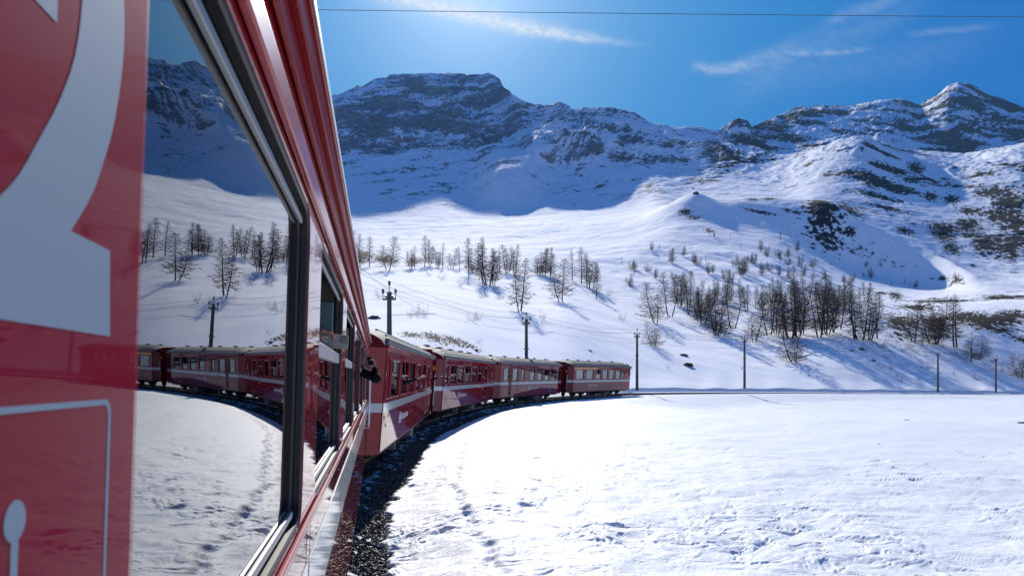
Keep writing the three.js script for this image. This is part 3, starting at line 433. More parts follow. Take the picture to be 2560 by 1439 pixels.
const bogieGeo = merge([rbox(-1.15, 1.15, 0.42, 0.56, 0.62, 0.72, 0.03), rbox(-1.15, 1.15, 0.42, 0.56, -0.72, -0.62, 0.03), rbox(-0.25, 0.25, 0.36, 0.6, -0.8, 0.8, 0.04), rbox(-1.12, -0.78, 0.28, 0.5, 0.66, 0.82, 0.03), rbox(0.78, 1.12, 0.28, 0.5, 0.66, 0.82, 0.03), new THREE.CylinderGeometry(0.08, 0.08, 0.3, 10).translate(-0.35, 0.55, 0.72), new THREE.CylinderGeometry(0.08, 0.08, 0.3, 10).translate(0.35, 0.55, 0.72)]);
const ventGeo = merge([new THREE.CylinderGeometry(0.09, 0.11, 0.14, 10).translate(0, 0.06, 0), new THREE.CylinderGeometry(0.15, 0.26, 0.05, 12).translate(0, 0.155, 0), new THREE.CylinderGeometry(0.26, 0.26, 0.03, 12).translate(0, 0.115, 0)]);
function running(g, L) {                            // what hangs below the floor
  for (const bx of [-L / 2 + 2.7, L / 2 - 2.7]) {
    const b = mesh('bogie', bogieGeo, underM, g); b.position.x = bx;
    for (const wx of [-0.9, 0.9]) for (const wz of [-0.53, 0.53]) { const w = mesh('wheel', wheelGeo, underM, b); w.position.set(wx, 0.375, wz); if (wz < 0) w.rotation.y = Math.PI; }
  }
  mesh('underframe', merge([rbox(-L / 2 + 0.5, L / 2 - 0.5, 0.5, 0.98, -1.12, 1.12, 0.03), rbox(-L / 2 + 0.1, -L / 2 + 0.6, 0.55, 0.95, -0.35, 0.35, 0.02), rbox(L / 2 - 0.6, L / 2 - 0.1, 0.55, 0.95, -0.35, 0.35, 0.02)]), underM, g);
  for (const [x0, x1, y0, z0, z1, m] of [[-2.6, -1.5, 0.22, 0.55, 1.1, underM], [-0.9, 0.3, 0.25, 0.5, 1.05, underM], [0.9, 1.5, 0.2, 0.75, 1.18, greyBoxM], [2.0, 2.18, 0.16, 0.9, 1.15, greyBoxM], [-3.4, -3.22, 0.2, 0.9, 1.15, greyBoxM], [-1.2, 0.6, 0.24, -1.1, -0.5, underM]]) mesh('equipment_box', rbox(x0, x1, y0, 0.52, z0, z1, 0.02), m, g);
}
const END = { x: 0.55, z: 0.28 };
// windows: [x0, x1, open share] measured from the near end of the wall
function coach(c, label, wins, o = {}) {
  const g = coachGroup(c, label), L = c.L, h = L / 2, eN = o.nearTaper ?? END, eF = o.farTaper ?? END, x0 = -h, x1 = h, WB = 1.86, WT = 2.8;
  const wall = () => { const s = new THREE.Shape(); s.moveTo(x0, SKIRT + 0.06); s.lineTo(x1, SKIRT + 0.06); s.lineTo(x1, EAVE); s.lineTo(x0, EAVE); s.closePath(); for (const [a, b] of wins) s.holes.push(rrect(a - h, b - h, WB, WT, 0.07, THREE.Path)); return new THREE.ExtrudeGeometry(s, { depth: 0.05, bevelEnabled: false, curveSegments: 4 }); };
  const wg = wall();
  for (const sgn of [1, -1]) {
    const m = mesh('side_wall', wg, paintM, g); m.position.z = sgn > 0 ? HW - 0.05 : -HW;
    const cut = o.doorGaps ?? []; let a = x0; const segs = []; for (const [p, q] of cut) { segs.push([a, p - h]); a = q - h; } segs.push([a, x1]);
    for (const [p, q] of segs) mesh('stripe', box(p, q, 1.56, 1.765, sgn > 0 ? HW : -HW - 0.004, sgn > 0 ? HW + 0.004 : -HW), stripeM, g);
    mesh('skirt', rbox(x0, x1, SKIRT, SKIRT + 0.07, sgn > 0 ? HW - 0.07 : -HW + 0.01, sgn > 0 ? HW - 0.01 : -HW + 0.07, 0.02), paintDark, g);
    mesh('gutter', rbox(x0 - 0.05, x1 + 0.05, EAVE - 0.02, EAVE + 0.03, sgn > 0 ? HW : -HW - 0.05, sgn > 0 ? HW + 0.05 : -HW, 0.015), frameM, g);
    mesh('roof_edge', rbox(x0 - 0.2, x1 + 0.2, EAVE + 0.03, EAVE + 0.19, sgn > 0 ? HW - 0.05 : -HW - 0.055, sgn > 0 ? HW + 0.055 : -HW + 0.05, 0.05), roofEdgeM, g);
    // the two ends draw in towards the gangway
    for (const [xs, e, way] of [[x0, eN, -1], [x1, eF, 1]]) {
      const xe = xs + way * e.x, z0 = sgn * (HW - 0.025), z1 = sgn * (HW - e.z), mk = (ya, yb, off) => { const q = new THREE.BufferGeometry(), d = sgn * off; q.setAttribute('position', new THREE.Float32BufferAttribute([xs, ya, z0 + d, xe, ya, z1 + d, xe, yb, z1 + d, xs, yb, z0 + d], 3)); q.setAttribute('uv', new THREE.Float32BufferAttribute([0, 0, 1, 0, 1, 1, 0, 1], 2)); q.setIndex([0, 1, 2, 0, 2, 3]); q.computeVertexNormals(); return q; };
      mesh('corner_panel', mk(SKIRT, EAVE, 0), o.darkEnds ? paintDark : paintM, g);
      mesh('corner_stripe', mk(1.56, 1.765, 0.006), stripeM, g);
    }
  }
  for (const [xs, e, way] of [[x0, eN, -1], [x1, eF, 1]]) {
    const xe = xs + way * e.x, w = HW - e.z, s = new THREE.Shape(); s.moveTo(-w, SKIRT); s.lineTo(w, SKIRT); s.lineTo(w, EAVE); s.quadraticCurveTo(w * 0.8, EAVE + 0.4, 0, EAVE + 0.42); s.quadraticCurveTo(-w * 0.8, EAVE + 0.4, -w, EAVE); s.closePath();
    const eg = new THREE.ExtrudeGeometry(s, { depth: 0.05, bevelEnabled: false }); eg.rotateY(Math.PI / 2); const m = mesh('end_wall', eg, paintDark, g); m.position.x = way > 0 ? xe - 0.05 : xe;
    const bl = []; for (let k = 0; k < 3; k++) bl.push(rbox(0.005 + k * 0.07, 0.06 + k * 0.07, 0.95, 3.05, -0.5, 0.5, 0.02)); const b = mesh('gangway_bellows', merge(bl), blackM, g); b.position.x = way > 0 ? xe : xe - 0.22;
    mesh('roof_end', roofEnd(xs + way * 0.42), paintDark, g); mesh('soffit', box(Math.min(xs, xs + way * Math.max(0.44, e.x)), Math.max(xs, xs + way * Math.max(0.44, e.x)), EAVE - 0.045, EAVE - 0.032, -HW + 0.04, HW - 0.04), paintDark, g);
    const hood = mesh('roof_hood', rbox(-0.06, 0.06, EAVE - 0.1, EAVE + 0.4, -w * 0.82, w * 0.82, 0.05), way < 0 ? paintDark : ribM, g); hood.position.x = xe + way * 0.05;
    for (const sg of [1, -1]) mesh('grab_rail', merge([rod(V(xe + way * 0.08, 0.9, sg * (w + 0.01)), V(xe + way * 0.08, 2.3, sg * (w + 0.01)), 0.018), rod(V(xe, 0.9, sg * (w - 0.02)), V(xe + way * 0.08, 0.9, sg * (w + 0.01)), 0.018), rod(V(xe, 2.3, sg * (w - 0.02)), V(xe + way * 0.08, 2.3, sg * (w + 0.01)), 0.018)]), whiteM, g);
    if (way < 0 && o.diamond) { const q = mesh('yellow_plate', box(-0.006, 0.006, -0.085, 0.085, -0.085, 0.085), yellowM, g); q.position.set(xe - 0.03, 2.6, w - 0.1); q.rotation.x = Math.PI / 4; }
  }
  const rf = mesh('roof', roofGeo(x0 - 0.45, x1 + 0.45, 1, 1), roofM, g);
  for (const z of [-0.95, -0.62, -0.3, 0.3, 0.62, 0.95, 1.18]) { const q = Math.abs(z) / 1.4, y = EAVE + 0.02 + 0.50 * Math.pow(1 - Math.pow(q, 2.6), 0.62); mesh('roof_rib', rbox(x0 + 0.6, x1 - 0.6, y - 0.01, y + 0.018, z - 0.016, z + 0.016, 0.006), z === 1.18 ? aluM : ribM, rf); }
  for (const x of o.vents ?? []) { const v = mesh('roof_vent', ventGeo, underM, rf); v.position.set(x - h, EAVE + 0.5, 0); v.scale.setScalar(0.78); }
  mesh('floor', box(x0, x1, 1.02, 1.06, -HW + 0.06, HW - 0.06), inM, g);
  mesh('ceiling', box(x0, x1, 2.98, 3.0, -HW + 0.06, HW - 0.06), inM, g);
  running(g, L);
  wins.forEach(([a, b, open = 0, kind], i) => {
    const xa = a - h, xb = b - h;
    for (const sgn of [1, -1]) {
      const f = mesh('window_frame', ringGeo(xa + 0.015, xb - 0.015, WB + 0.015, WT - 0.015, 0.06, 0.035, 0.012), o.darkFrames ? rubberM : frameM, g); if (sgn > 0) f.position.z = HW; else f.position.z = -HW - 0.016;
      const top = sgn > 0 && open ? mix(WT, WB, open) : WT, zp = sgn * (HW - 0.03);
      mesh('pane', box(xa, xb, WB, top, zp - 0.0015, zp + 0.0015), glassM, f).position.z = -f.position.z;
      if (sgn > 0 && open) { mesh('sash_bar', rbox(xa, xb, top - 0.02, top + 0.03, HW - 0.045, HW - 0.012, 0.006), aluM, f).position.z = -f.position.z; mesh('sash_post', box(xb - 0.26, xb - 0.2, top + 0.03, WT, HW - 0.09, HW - 0.07), teal, f).position.z = -f.position.z; }
      else if (sgn > 0 && b - a > 0.9 && kind !== 'fixed') mesh('sash_bar', rbox(xa + 0.02, xb - 0.02, WT - 0.06, WT - 0.02, HW - 0.027, HW - 0.012, 0.005), aluM, f).position.z = -f.position.z;
    }
    if (b - a > 0.9 && kind !== 'door') mesh('seat', merge([rbox((xa + xb) / 2 - 0.06, (xa + xb) / 2 + 0.06, 1.3, 2.02, 0.25, 1.2, 0.05), rbox((xa + xb) / 2 - 0.06, (xa + xb) / 2 + 0.06, 1.3, 2.02, -1.2, -0.25, 0.05), rbox((xa + xb) / 2 - 0.45, (xa + xb) / 2 + 0.45, 1.3, 1.46, 0.25, 1.2, 0.05)]), seatM, g);
  });
  for (const [a, b] of o.doors ?? []) { const d = mesh('door', merge([box(a - h, a - h + 0.03, SKIRT + 0.12, 2.98, HW + 0.0045, HW + 0.008), box(b - h - 0.03, b - h, SKIRT + 0.12, 2.98, HW + 0.0045, HW + 0.008), box(a - h, b - h, 2.955, 2.98, HW + 0.0045, HW + 0.008)]), blackM, g); mesh('door_handle', rbox(b - h - 0.16, b - h - 0.12, 1.3, 1.75, HW + 0.012, HW + 0.05, 0.01), steelM, d); }
  for (const [a, b] of o.gaps ?? []) mesh('door_recess', box(a - h, b - h, SKIRT + 0.14, 2.96, HW + 0.004, HW + 0.007), paintDark, g);
  const lx = (o.logoAt ?? 3) - h;
  {
    const sq = mesh('logo', merge([ringGeo(lx, lx + 0.30, 1.12, 1.34, 0.01, 0.03, 0.001), textGeo('RhB', 0.13).translate(lx + 0.0, 1.165, 0.004)]), vinylM, g); sq.position.z = HW + 0.001;
    const tx = mesh('lettering', textGeo('Rhätische Bahn', 0.17).translate(lx + 0.42, 1.15, 0), vinylM, g); tx.position.z = HW + 0.006;
    for (const [t, x, y, s] of [['2', L - 1.2, 2.2, 0.3], ['B 2' + (o.num ?? '311'), L - 3.4, 0.82, 0.11], ['16 t', L - 2.0, 0.82, 0.09]]) mesh('lettering', textGeo(o.first && t === '2' ? '2' : t, s).translate(x - h, y, 0), vinylM, g).position.z = HW + 0.006;
  }
  for (const [x, y] of o.crosses ?? []) mesh('jack_mark', merge([box(x - h - 0.045, x - h + 0.045, y - 0.014, y + 0.014, HW + 0.005, HW + 0.01), box(x - h - 0.014, x - h + 0.014, y - 0.045, y + 0.045, HW + 0.0055, HW + 0.0105)]), blackM, g);
  return g;
}
const c2 = coach(COACH[1], 'red railway coach next after the near one, pale stripe below its narrow windows', [[0.35, 0.75], [0.98, 2.75], [3.15, 4.85, 0.44], [5.3, 7.0, 0.58], [7.45, 9.15], [9.55, 11.3, 0.45], [11.75, 13.4], [14.2, 14.75]], { logoAt: 3.4, crosses: [[0.25, 1.44], [0.95, 1.44], [0.6, 1.22]], num: '453', vents: [], nearTaper: { x: 0.42, z: 0.34 } });
const c3 = coach(COACH[2], 'red railway coach third in the train, dark red end panel and mirrored snow', [[0.2, 0.9], [1.3, 2.75, 0.5], [3.2, 4.6], [5.05, 6.55, 0.46], [7.05, 8.6], [9.1, 10.4, 0.4], [11.15, 12.4], [13.05, 13.75]], { logoAt: 3.6, diamond: 1, nearTaper: { x: 0.95, z: 0.2 }, darkEnds: 1, vents: [1.5, 4.2, 7, 9.8, 12.6], num: '462', crosses: [[1.9, 1.46], [2.6, 1.46], [2.2, 1.26]] });
const c4 = coach(COACH[3], 'red railway coach fourth in the train with double entrance doors at its near end', [[0.56, 1.6, 0, 'door'], [2.35, 3.5, 0, 'door'], [4.3, 4.95, 0, 'fixed'], [6.3, 7.45, 0.3], [8.1, 9.4, 0.2], [10, 11.25, 0.58], [11.95, 13.1, 0.45], [13.95, 14.6]], { logoAt: 6.1, diamond: 1, doors: [[0.35, 1.75], [2.2, 3.75]], gaps: [[1.77, 2.18]], doorGaps: [[1.77, 2.18]], vents: [1, 3.8, 6.8, 9, 10.8, 14], num: '471', darkFrames: 1 });
const c5 = coach(COACH[4], 'last red railway coach with a yellow first class stripe above two wide windows', [[0.5, 2.25, 0, 'fixed'], [2.9, 4.55, 0, 'fixed'], [5.2, 6.5, 0.5], [6.95, 8.3], [8.75, 10.1], [10.6, 11.95], [12.5, 13.1]], { logoAt: 3.6, diamond: 1, first: 1, nearTaper: { x: 0.95, z: 0.2 }, darkEnds: 1, vents: [1.2, 3.6, 6.2, 9, 12.6], num: '124', darkFrames: 1 });
mesh('first_class_stripe', box(-7.4, -2.0, 2.86, 2.965, HW + 0.001, HW + 0.008), yellowM, c5);
mesh('lettering', textGeo('1', 0.3).translate(2.45 - 7.5, 2.2, 0), vinylM, c5).position.z = HW + 0.006;

// ---------------------------------------------------------------- the coach the eye leans out of
{
  const c = COACH[0], g = coachGroup(c, 'near red railway coach filling the left, valley mirrored in its windows'), T0 = c.t0 + c.L / 2, L = c.L, h = L / 2, X = (t) => t - T0;
  const yT = 2.785, yB = 1.885, gT = 2.70, gB = 1.965, REC = 0.024, wallZ = HW;
  const wins = [[-3.3, -1.75, 0], [-1.35, 0.12, 0], [0.63, 2.02, 0], [2.42, 3.95, 1], [4.37, 5.94, 1], [6.34, 7.9, 0], [8.3, 9.86, 1], [10.26, 11.8, 0], [12.2, 13.5, 0]];
  const s = new THREE.Shape(); s.moveTo(-h, 0.66); s.lineTo(h - 0.35, 0.66); s.lineTo(h - 0.35, EAVE - 0.02); s.lineTo(-h, EAVE - 0.02); s.closePath();
  for (const [a, b] of wins) s.holes.push(rrect(X(a), X(b), yB, yT, 0.09, THREE.Path));
  const wg = new THREE.ExtrudeGeometry(s, { depth: 0.045, bevelEnabled: true, bevelSize: 0.003, bevelThickness: 0.003, bevelSegments: 1, curveSegments: 8 });
  const vinylRed = phys(0.19, 0.002, 0.018, { roughness: 0.7, specularIntensity: 0.02, clearcoat: 0.22, clearcoatRoughness: 0.03 }), nearM = phys(0.25, 0.003, 0.014, { roughness: 0.6, specularIntensity: 0.02, map: grimeTex, clearcoat: 0.95, clearcoatRoughness: 0.12, clearcoatRoughnessMap: coatRough, bumpMap: waveTex, bumpScale: 0.002 });
  const m1 = mesh('side_wall', wg, nearM, g); m1.position.z = HW - 0.048;
  mesh('foil_panel', box(X(0.135), X(0.622), 0.8, 2.79, HW + 0.0001, HW + 0.0004), vinylRed, g);
  const m2 = mesh('side_wall', wg, paintM, g); m2.position.z = -HW + 0.003;
  mesh('lower_panel', box(X(0.622) + 0.01, X(13.6), 1.36, 1.86, HW, HW + 0.004), nearM, g);
  mesh('stripe', box(-h, h - 0.35, 1.475, 1.735, HW + 0.0042, HW + 0.008), stripeM, g);
  mesh('skirt', rbox(-h, h - 0.35, 0.585, 0.66, HW - 0.08, HW - 0.005, 0.025), paintDark, g);
  mesh('drip_rail', rbox(X(0.2) - 4.5, X(14.2), 2.80, 2.862, HW + 0.001, HW + 0.019, 0.006), frameM, g);
  mesh('window_sill', rbox(-h, X(13.6), 1.862, 1.885, HW + 0.001, HW + 0.017, 0.006), frameM, g);
  const corniceM = phys(0.20, 0.003, 0.009, { roughness: 0.5, specularIntensity: 0.05, clearcoat: 0.25, clearcoatRoughness: 0.2 });
  // roof edge: stepped mouldings and gutter, edge highlight painted as a white strip
  for (const [ya, yb, q] of [[2.945, 3.01, 0.016], [3.012, 3.085, 0.034]]) mesh('cornice', rbox(-h, h, ya, yb, HW + 0.001, HW + q, 0.006), corniceM, g);
  mesh('gutter', rbox(-h - 0.05, h, 3.086, 3.105, HW - 0.02, HW + 0.044, 0.006), paintM, g); mesh('gutter_highlight', rbox(-h - 0.05, h, 3.088, 3.108, HW + 0.0442, HW + 0.048, 0.001), whiteM, g);
  mesh('roof', roofGeo(-h, h + 0.1, 0, 1).scale(1, 1, 0.965), roofM, g);
  mesh('floor', box(-h, h - 0.3, 1.02, 1.06, -HW + 0.06, HW - 0.06), inM, g);
  mesh('ceiling', box(-h, h - 0.3, 2.9, 2.92, -HW + 0.06, HW - 0.06), inM, g);
  for (const t of [-3.95, 1.9, 6.1, 10.0, 13.8]) mesh('partition', box(X(t), X(t) + 0.04, 1.06, 2.9, -HW + 0.07, t > 0 && t < 13 ? 0.55 : HW - 0.07), inM, g);
  wins.forEach(([a, b, open], i) => {
    const xa = X(a), xb = X(b);
    // rubber lined recess
    const rg = ringGeo(xa + 0.028, xb - 0.028, yB + 0.03, yT - 0.03, 0.065, 0.026, 0.01); const f = mesh('window_frame', rg, rubberM, g); f.position.z = HW - REC - 0.016;
    const seal = ringGeo(xa + 0.012, xb - 0.012, yB + 0.012, yT - 0.012, 0.08, 0.0105, REC - 0.008); mesh('rubber_seal', seal, rubberM, f).position.z = 0.016;
    const lip = (y0, y1, z, r = 0.004) => rbox(xa + 0.06, xb - 0.06, y0, y1, z - 0.012, z, r);
    mesh('top_rail', lip(yT - 0.056, yT - 0.038, HW - REC + 0.008), aluM, f).position.z = -f.position.z;
    mesh('bottom_rail', lip(yB + 0.030, yB + 0.050, HW - REC + 0.006), aluM, f).position.z = -f.position.z;
    const top = open ? 2.40 : gT + 0.03;
    for (const d of [0.006, 0.018]) mesh('pane', box(xa + 0.02, xb - 0.02, gB - 0.03, top, HW - REC - d - 0.003, HW - REC - d), glassM, f).position.z = -f.position.z;
    const far = mesh('far_pane', box(xa + 0.02, xb - 0.02, gB - 0.03, gT + 0.03, -HW + 0.02, -HW + 0.023), glassM, f); far.position.z = -f.position.z;
    if (open) {
      mesh('sash_bar', rbox(xa + 0.05, xb - 0.05, 2.385, 2.44, HW - REC - 0.03, HW - REC + 0.012, 0.008), aluM, f).position.z = -f.position.z;
      mesh('sash_post', merge([rbox(xb - 0.09, xb - 0.05, 2.44, gT + 0.02, HW - 0.12, HW - 0.05, 0.006), rbox(xb - 0.2, xb - 0.14, 1.9, gT + 0.1, HW - 0.2, HW - 0.14, 0.01)]), teal, f).position.z = -f.position.z;
      const sl = []; for (let k = 0; k < 12; k++) sl.push(box(xb - 0.55, xb - 0.16, 2.36 + k * 0.03, 2.372 + k * 0.03, HW - 0.26, HW - 0.24)); mesh('blind_slat', merge(sl), ribM, f).position.z = -f.position.z;
    }
    mesh('seat', merge([rbox((xa + xb) / 2 - 0.07, (xa + xb) / 2 + 0.07, 1.3, 2.1, 0.3, 1.15, 0.05), rbox((xa + xb) / 2 - 0.07, (xa + xb) / 2 + 0.07, 1.3, 2.1, -1.15, -0.3, 0.05), rbox((xa + xb) / 2 - 0.5, (xa + xb) / 2 + 0.5, 1.3, 1.47, 0.3, 1.15, 0.05)]), seatM, g);
  });
  // seams and fittings of the lower wall
  for (const t of [2.2, 4.15, 6.1, 8.1, 10.05, 12]) mesh('panel_seam', box(X(t) - 0.003, X(t) + 0.003, 0.7, 1.84, HW + 0.0081, HW + 0.0092), paintDark, g);
  // far end: door, hand rails, bellows, hood
  { const d = mesh('door', merge([rbox(X(14.25), X(14.28), 0.75, 2.78, HW + 0.001, HW + 0.008, 0.002), rbox(X(15.1), X(15.13), 0.75, 2.78, HW + 0.001, HW + 0.008, 0.002)]), rubberM, g); mesh('door_window', box(X(14.4), X(15.0), 1.9, 2.72, HW + 0.0005, HW + 0.004), glassM, d); }
  for (const t of [14.15, 15.25]) mesh('grab_rail', merge([rod(V(X(t), 1.3, HW + 0.05), V(X(t), 2.4, HW + 0.05), 0.013), rod(V(X(t), 1.3, HW), V(X(t), 1.3, HW + 0.05), 0.013), rod(V(X(t), 2.4, HW), V(X(t), 2.4, HW + 0.05), 0.013)]), whiteM, g);
  mesh('yellow_plate', box(X(15.5), X(15.62), 1.1, 1.34, HW + 0.002, HW + 0.01), yellowM, g);
  for (const sg of [1, -1]) { const q = new THREE.BufferGeometry(), xs = h - 0.35, xe = h, z0 = sg * (HW - 0.025), z1 = sg * (HW - 0.24); q.setAttribute('position', new THREE.Float32BufferAttribute([xs, 0.6, z0, xe, 0.6, z1, xe, EAVE, z1, xs, EAVE, z0], 3)); q.setAttribute('uv', new THREE.Float32BufferAttribute([0, 0, 1, 0, 1, 1, 0, 1], 2)); q.setIndex([0, 1, 2, 0, 2, 3]); q.computeVertexNormals(); mesh('corner_panel', q, paintM, g); }
  for (const [x, w] of [[h, HW - 0.24], [-h - 0.05, HW]]) { const e = new THREE.Shape(); e.moveTo(-w, 0.6); e.lineTo(w, 0.6); e.lineTo(w, EAVE); e.quadraticCurveTo(w * 0.8, EAVE + 0.42, 0, EAVE + 0.46); e.quadraticCurveTo(-w * 0.8, EAVE + 0.42, -w, EAVE); e.closePath(); const eg = new THREE.ExtrudeGeometry(e, { depth: 0.05, bevelEnabled: false }); eg.rotateY(Math.PI / 2); mesh('end_wall', eg, paintDark, g).position.x = x; }
  mesh('gangway_bellows', merge([0, 1, 2, 3].map((k) => rbox(h + 0.06 + k * 0.07, h + 0.115 + k * 0.07, 0.95, 3.05, -0.55, 0.55, 0.02))), blackM, g);
  mesh('roof_hood', tube([V(h + 0.05, EAVE + 0.0, 1.12), V(h + 0.12, EAVE + 0.22, 1.02), V(h + 0.14, EAVE + 0.40, 0.6), V(h + 0.14, EAVE + 0.46, 0)], 0.12, 18, 8), phys(0.13, 0.005, 0.02, { roughness: 0.5, clearcoat: 0.5 }), g);
  running(g, L);
  // white foil lettering and pictogram frame by the window, shade put into the colour
  const kD = (y) => (0.2 - 0.03 * y) / 0.2;
  const foil = (pts) => { const p = new THREE.Shape(); pts.forEach(([t, y], i) => i ? p.lineTo(X(t * kD(y)), y + 2.3) : p.moveTo(X(t * kD(y)), y + 2.3)); p.closePath(); return new THREE.ExtrudeGeometry(p, { depth: 0.0002, bevelEnabled: false }); };
  const smooth = (pts, n) => new THREE.SplineCurve(pts.map(([a, b]) => new THREE.Vector2(a, b))).getPoints(n).map((v) => [v.x, v.y]);
  const two = [[0.36, 0.033], [0.567, 0.033], [0.567, 0.097], [0.50, 0.0977], ...smooth([[0.50, 0.0977], [0.534, 0.130], [0.556, 0.160], [0.575, 0.192], [0.590, 0.2306], [0.597, 0.265], [0.594, 0.30], [0.575, 0.335], [0.54, 0.355], [0.49, 0.362], [0.44, 0.355], [0.41, 0.33], [0.40, 0.29], [0.40, 0.218]], 40), [0.48, 0.2196], ...smooth([[0.48, 0.2196], [0.482, 0.2426], [0.487, 0.285], [0.50, 0.297], [0.513, 0.287], [0.519, 0.261], [0.508, 0.2153], [0.4845, 0.176], [0.458, 0.1437], [0.430, 0.1117], [0.395, 0.085], [0.36, 0.062]], 36)];
  const shadedFoilM = phys(0.225, 0.28, 0.335, { roughness: 0.7, specularIntensity: 0.04 });
  mesh('numeral', foil(two), shadedFoilM, g).position.z = HW + 0.0005;
  const fr = rrect(X(0.31), X(0.571), 2.3 - 0.34, 2.3 - 0.0145, 0.012); fr.holes.push(rrect(X(0.31) + 0.005, X(0.571) - 0.005, 2.3 - 0.335, 2.3 - 0.0185, 0.009, THREE.Path));
  mesh('pictogram_frame', new THREE.ExtrudeGeometry(fr, { depth: 0.0002, bevelEnabled: false }), shadedFoilM, g).position.z = HW + 0.0005;
  const circ = new THREE.CylinderGeometry(0.012, 0.012, 0.0003, 24).rotateX(Math.PI / 2).translate(X(0.434), 2.3 - 0.08, 0.00015), stem = box(X(0.4305), X(0.4385), 2.3 - 0.20, 2.3 - 0.09, 0, 0.00025);
  mesh('pictogram', merge([circ, stem, new THREE.CylinderGeometry(0.014, 0.014, 0.0003, 24).rotateX(Math.PI / 2).translate(X(0.463), 2.3 - 0.138, 0.00015), box(X(0.4585), X(0.4675), 2.3 - 0.23, 2.3 - 0.145, 0, 0.00025)]), shadedFoilM, g).position.z = HW + 0.0005;
}
// ---------------------------------------------------------------- larches
const barkM = std(0.045, 0.038, 0.033, 0.95), twigM = std(0.095, 0.062, 0.043, 0.95), bushM = std(0.05, 0.045, 0.03, 0.95);
function larch(seed, stems, o = {}) {                 // a bare larch about 1 unit tall: tapered stems, drooping boughs, fine twigs
  const rnd = mulberry(seed), tp = [], ti = [], bp = [], bi = [];
  const quad = (P, I, a, b, ra, rb) => {              // three sided tapered stick
    const d = b.clone().sub(a).normalize(), u = Math.abs(d.y) < 0.9 ? V(0, 1, 0) : V(1, 0, 0), e = u.clone().cross(d).normalize(), f = d.clone().cross(e), k = P.length / 3;
    for (const [p, r] of [[a, ra], [b, rb]]) for (let q = 0; q < 3; q++) { const t = q * 2.0944, v = p.clone().addScaledVector(e, r * Math.cos(t)).addScaledVector(f, r * Math.sin(t)); P.push(v.x, v.y, v.z); }
    for (let q = 0; q < 3; q++) { const n = (q + 1) % 3; I.push(k + q, k + n, k + 3 + n, k + q, k + 3 + n, k + 3 + q); }
  };
  const sliver = (P, I, a, b, r, rnd) => { const d = b.clone().sub(a).normalize(), e = V(rnd() - 0.5, rnd() - 0.5, rnd() - 0.5).cross(d).normalize().multiplyScalar(r), k = P.length / 3; for (const v of [a.clone().add(e), a.clone().sub(e), b]) P.push(v.x, v.y, v.z); I.push(k, k + 1, k + 2); };
  for (let s = 0; s < stems; s++) {
    const ang = s * 2.4 + rnd(), spread = stems > 1 ? (o.spread ?? 0.075) : 0, H = s ? 0.72 + 0.26 * rnd() : 1, base = V(Math.cos(ang) * spread * 0.35, -0.03, Math.sin(ang) * spread * 0.35), lean = V(Math.cos(ang) * spread * 1.3 + 0.02 * (rnd() - 0.5), 0, Math.sin(ang) * spread * 1.3 + 0.02 * (rnd() - 0.5));
    const at = (t) => V(base.x + lean.x * (1 - (1 - t) ** 2.2) + 0.012 * Math.sin(t * 5 + seed), base.y + (H + 0.03) * t, base.z + lean.z * (1 - (1 - t) ** 2.2) + 0.012 * Math.cos(t * 4 + seed)), R = (t) => (o.r ?? 0.017) * (1 - t * 0.93) * H + 0.0012;
    for (let k = 0; k < 9; k++) quad(tp, ti, at(k / 9), at((k + 1) / 9), R(k / 9), R((k + 1) / 9));
    const nb = Math.round((o.boughs ?? 95) * H), low = o.low ?? 0.17;
    for (let k = 0; k < nb; k++) {
      const t = low + (0.985 - low) * Math.pow((k + rnd()) / nb, 0.9), q = (t - low) / (1 - low), az = k * 2.39996 + rnd() * 0.9;
      const len = 1.4 * (o.w ?? 0.19) * (0.16 + 0.84 * Math.pow(1 - q, 0.85)) * (0.45 + 0.75 * rnd()) * sstep(-0.12, 0.16, q), p0 = at(t);
      const dr = V(Math.cos(az), 0, Math.sin(az)), sag = (0.30 - 0.75 * q) * len * (o.sag ?? 1), p1 = p0.clone().addScaledVector(dr, len * 0.55).add(V(0, -sag * 0.75, 0)), p2 = p0.clone().addScaledVector(dr, len).add(V(0, -sag * 0.72 + len * 0.14, 0));
      const br = 0.0024 * (0.6 + len * 4); quad(bp, bi, p0, p1, br * 1.25, br * 0.8); quad(bp, bi, p1, p2, br * 0.8, br * 0.3);
      const nt = Math.round(5 + len * (o.twigs ?? 60));
      for (let w = 0; w < nt; w++) {
        const f = 0.18 + 0.82 * rnd(), p = f < 0.55 ? p0.clone().lerp(p1, f / 0.55) : p1.clone().lerp(p2, (f - 0.55) / 0.45), tl = (0.024 + 0.045 * rnd()) * (0.6 + len * 3);
        sliver(bp, bi, p, p.clone().add(V((rnd() - 0.5) * 1.5 + dr.x * 0.7, -0.75 * rnd() + 0.12, (rnd() - 0.5) * 1.5 + dr.z * 0.7).multiplyScalar(tl)), 0.0032, rnd);
      }
    }
  }
  const mk = (P, I) => { const g = new THREE.BufferGeometry(); g.setAttribute('position', new THREE.Float32BufferAttribute(P, 3)); g.setIndex(I); g.computeVertexNormals(); return g; };
  return [mk(tp, ti), mk(bp, bi)];
}
const KIND = [larch(101, 1), larch(102, 2), larch(103, 3, { spread: 0.1 }), larch(104, 2, { w: 0.26, spread: 0.12 }), larch(105, 4, { spread: 0.12, w: 0.16 }), larch(106, 1, { w: 0.15, boughs: 75 }), larch(107, 3, { low: 0.07, w: 0.3, spread: 0.2, boughs: 80, sag: 0.3 }), larch(108, 2, { low: 0.34, w: 0.17, spread: 0.1 }), larch(109, 1, { low: 0.05, w: 0.32, boughs: 60, r: 0.02, sag: 0.6 }), larch(110, 3, { low: 0.02, w: 0.34, boughs: 26, r: 0.009, spread: 0.28, twigs: 20, sag: -0.6 })];
const protos = new Map();
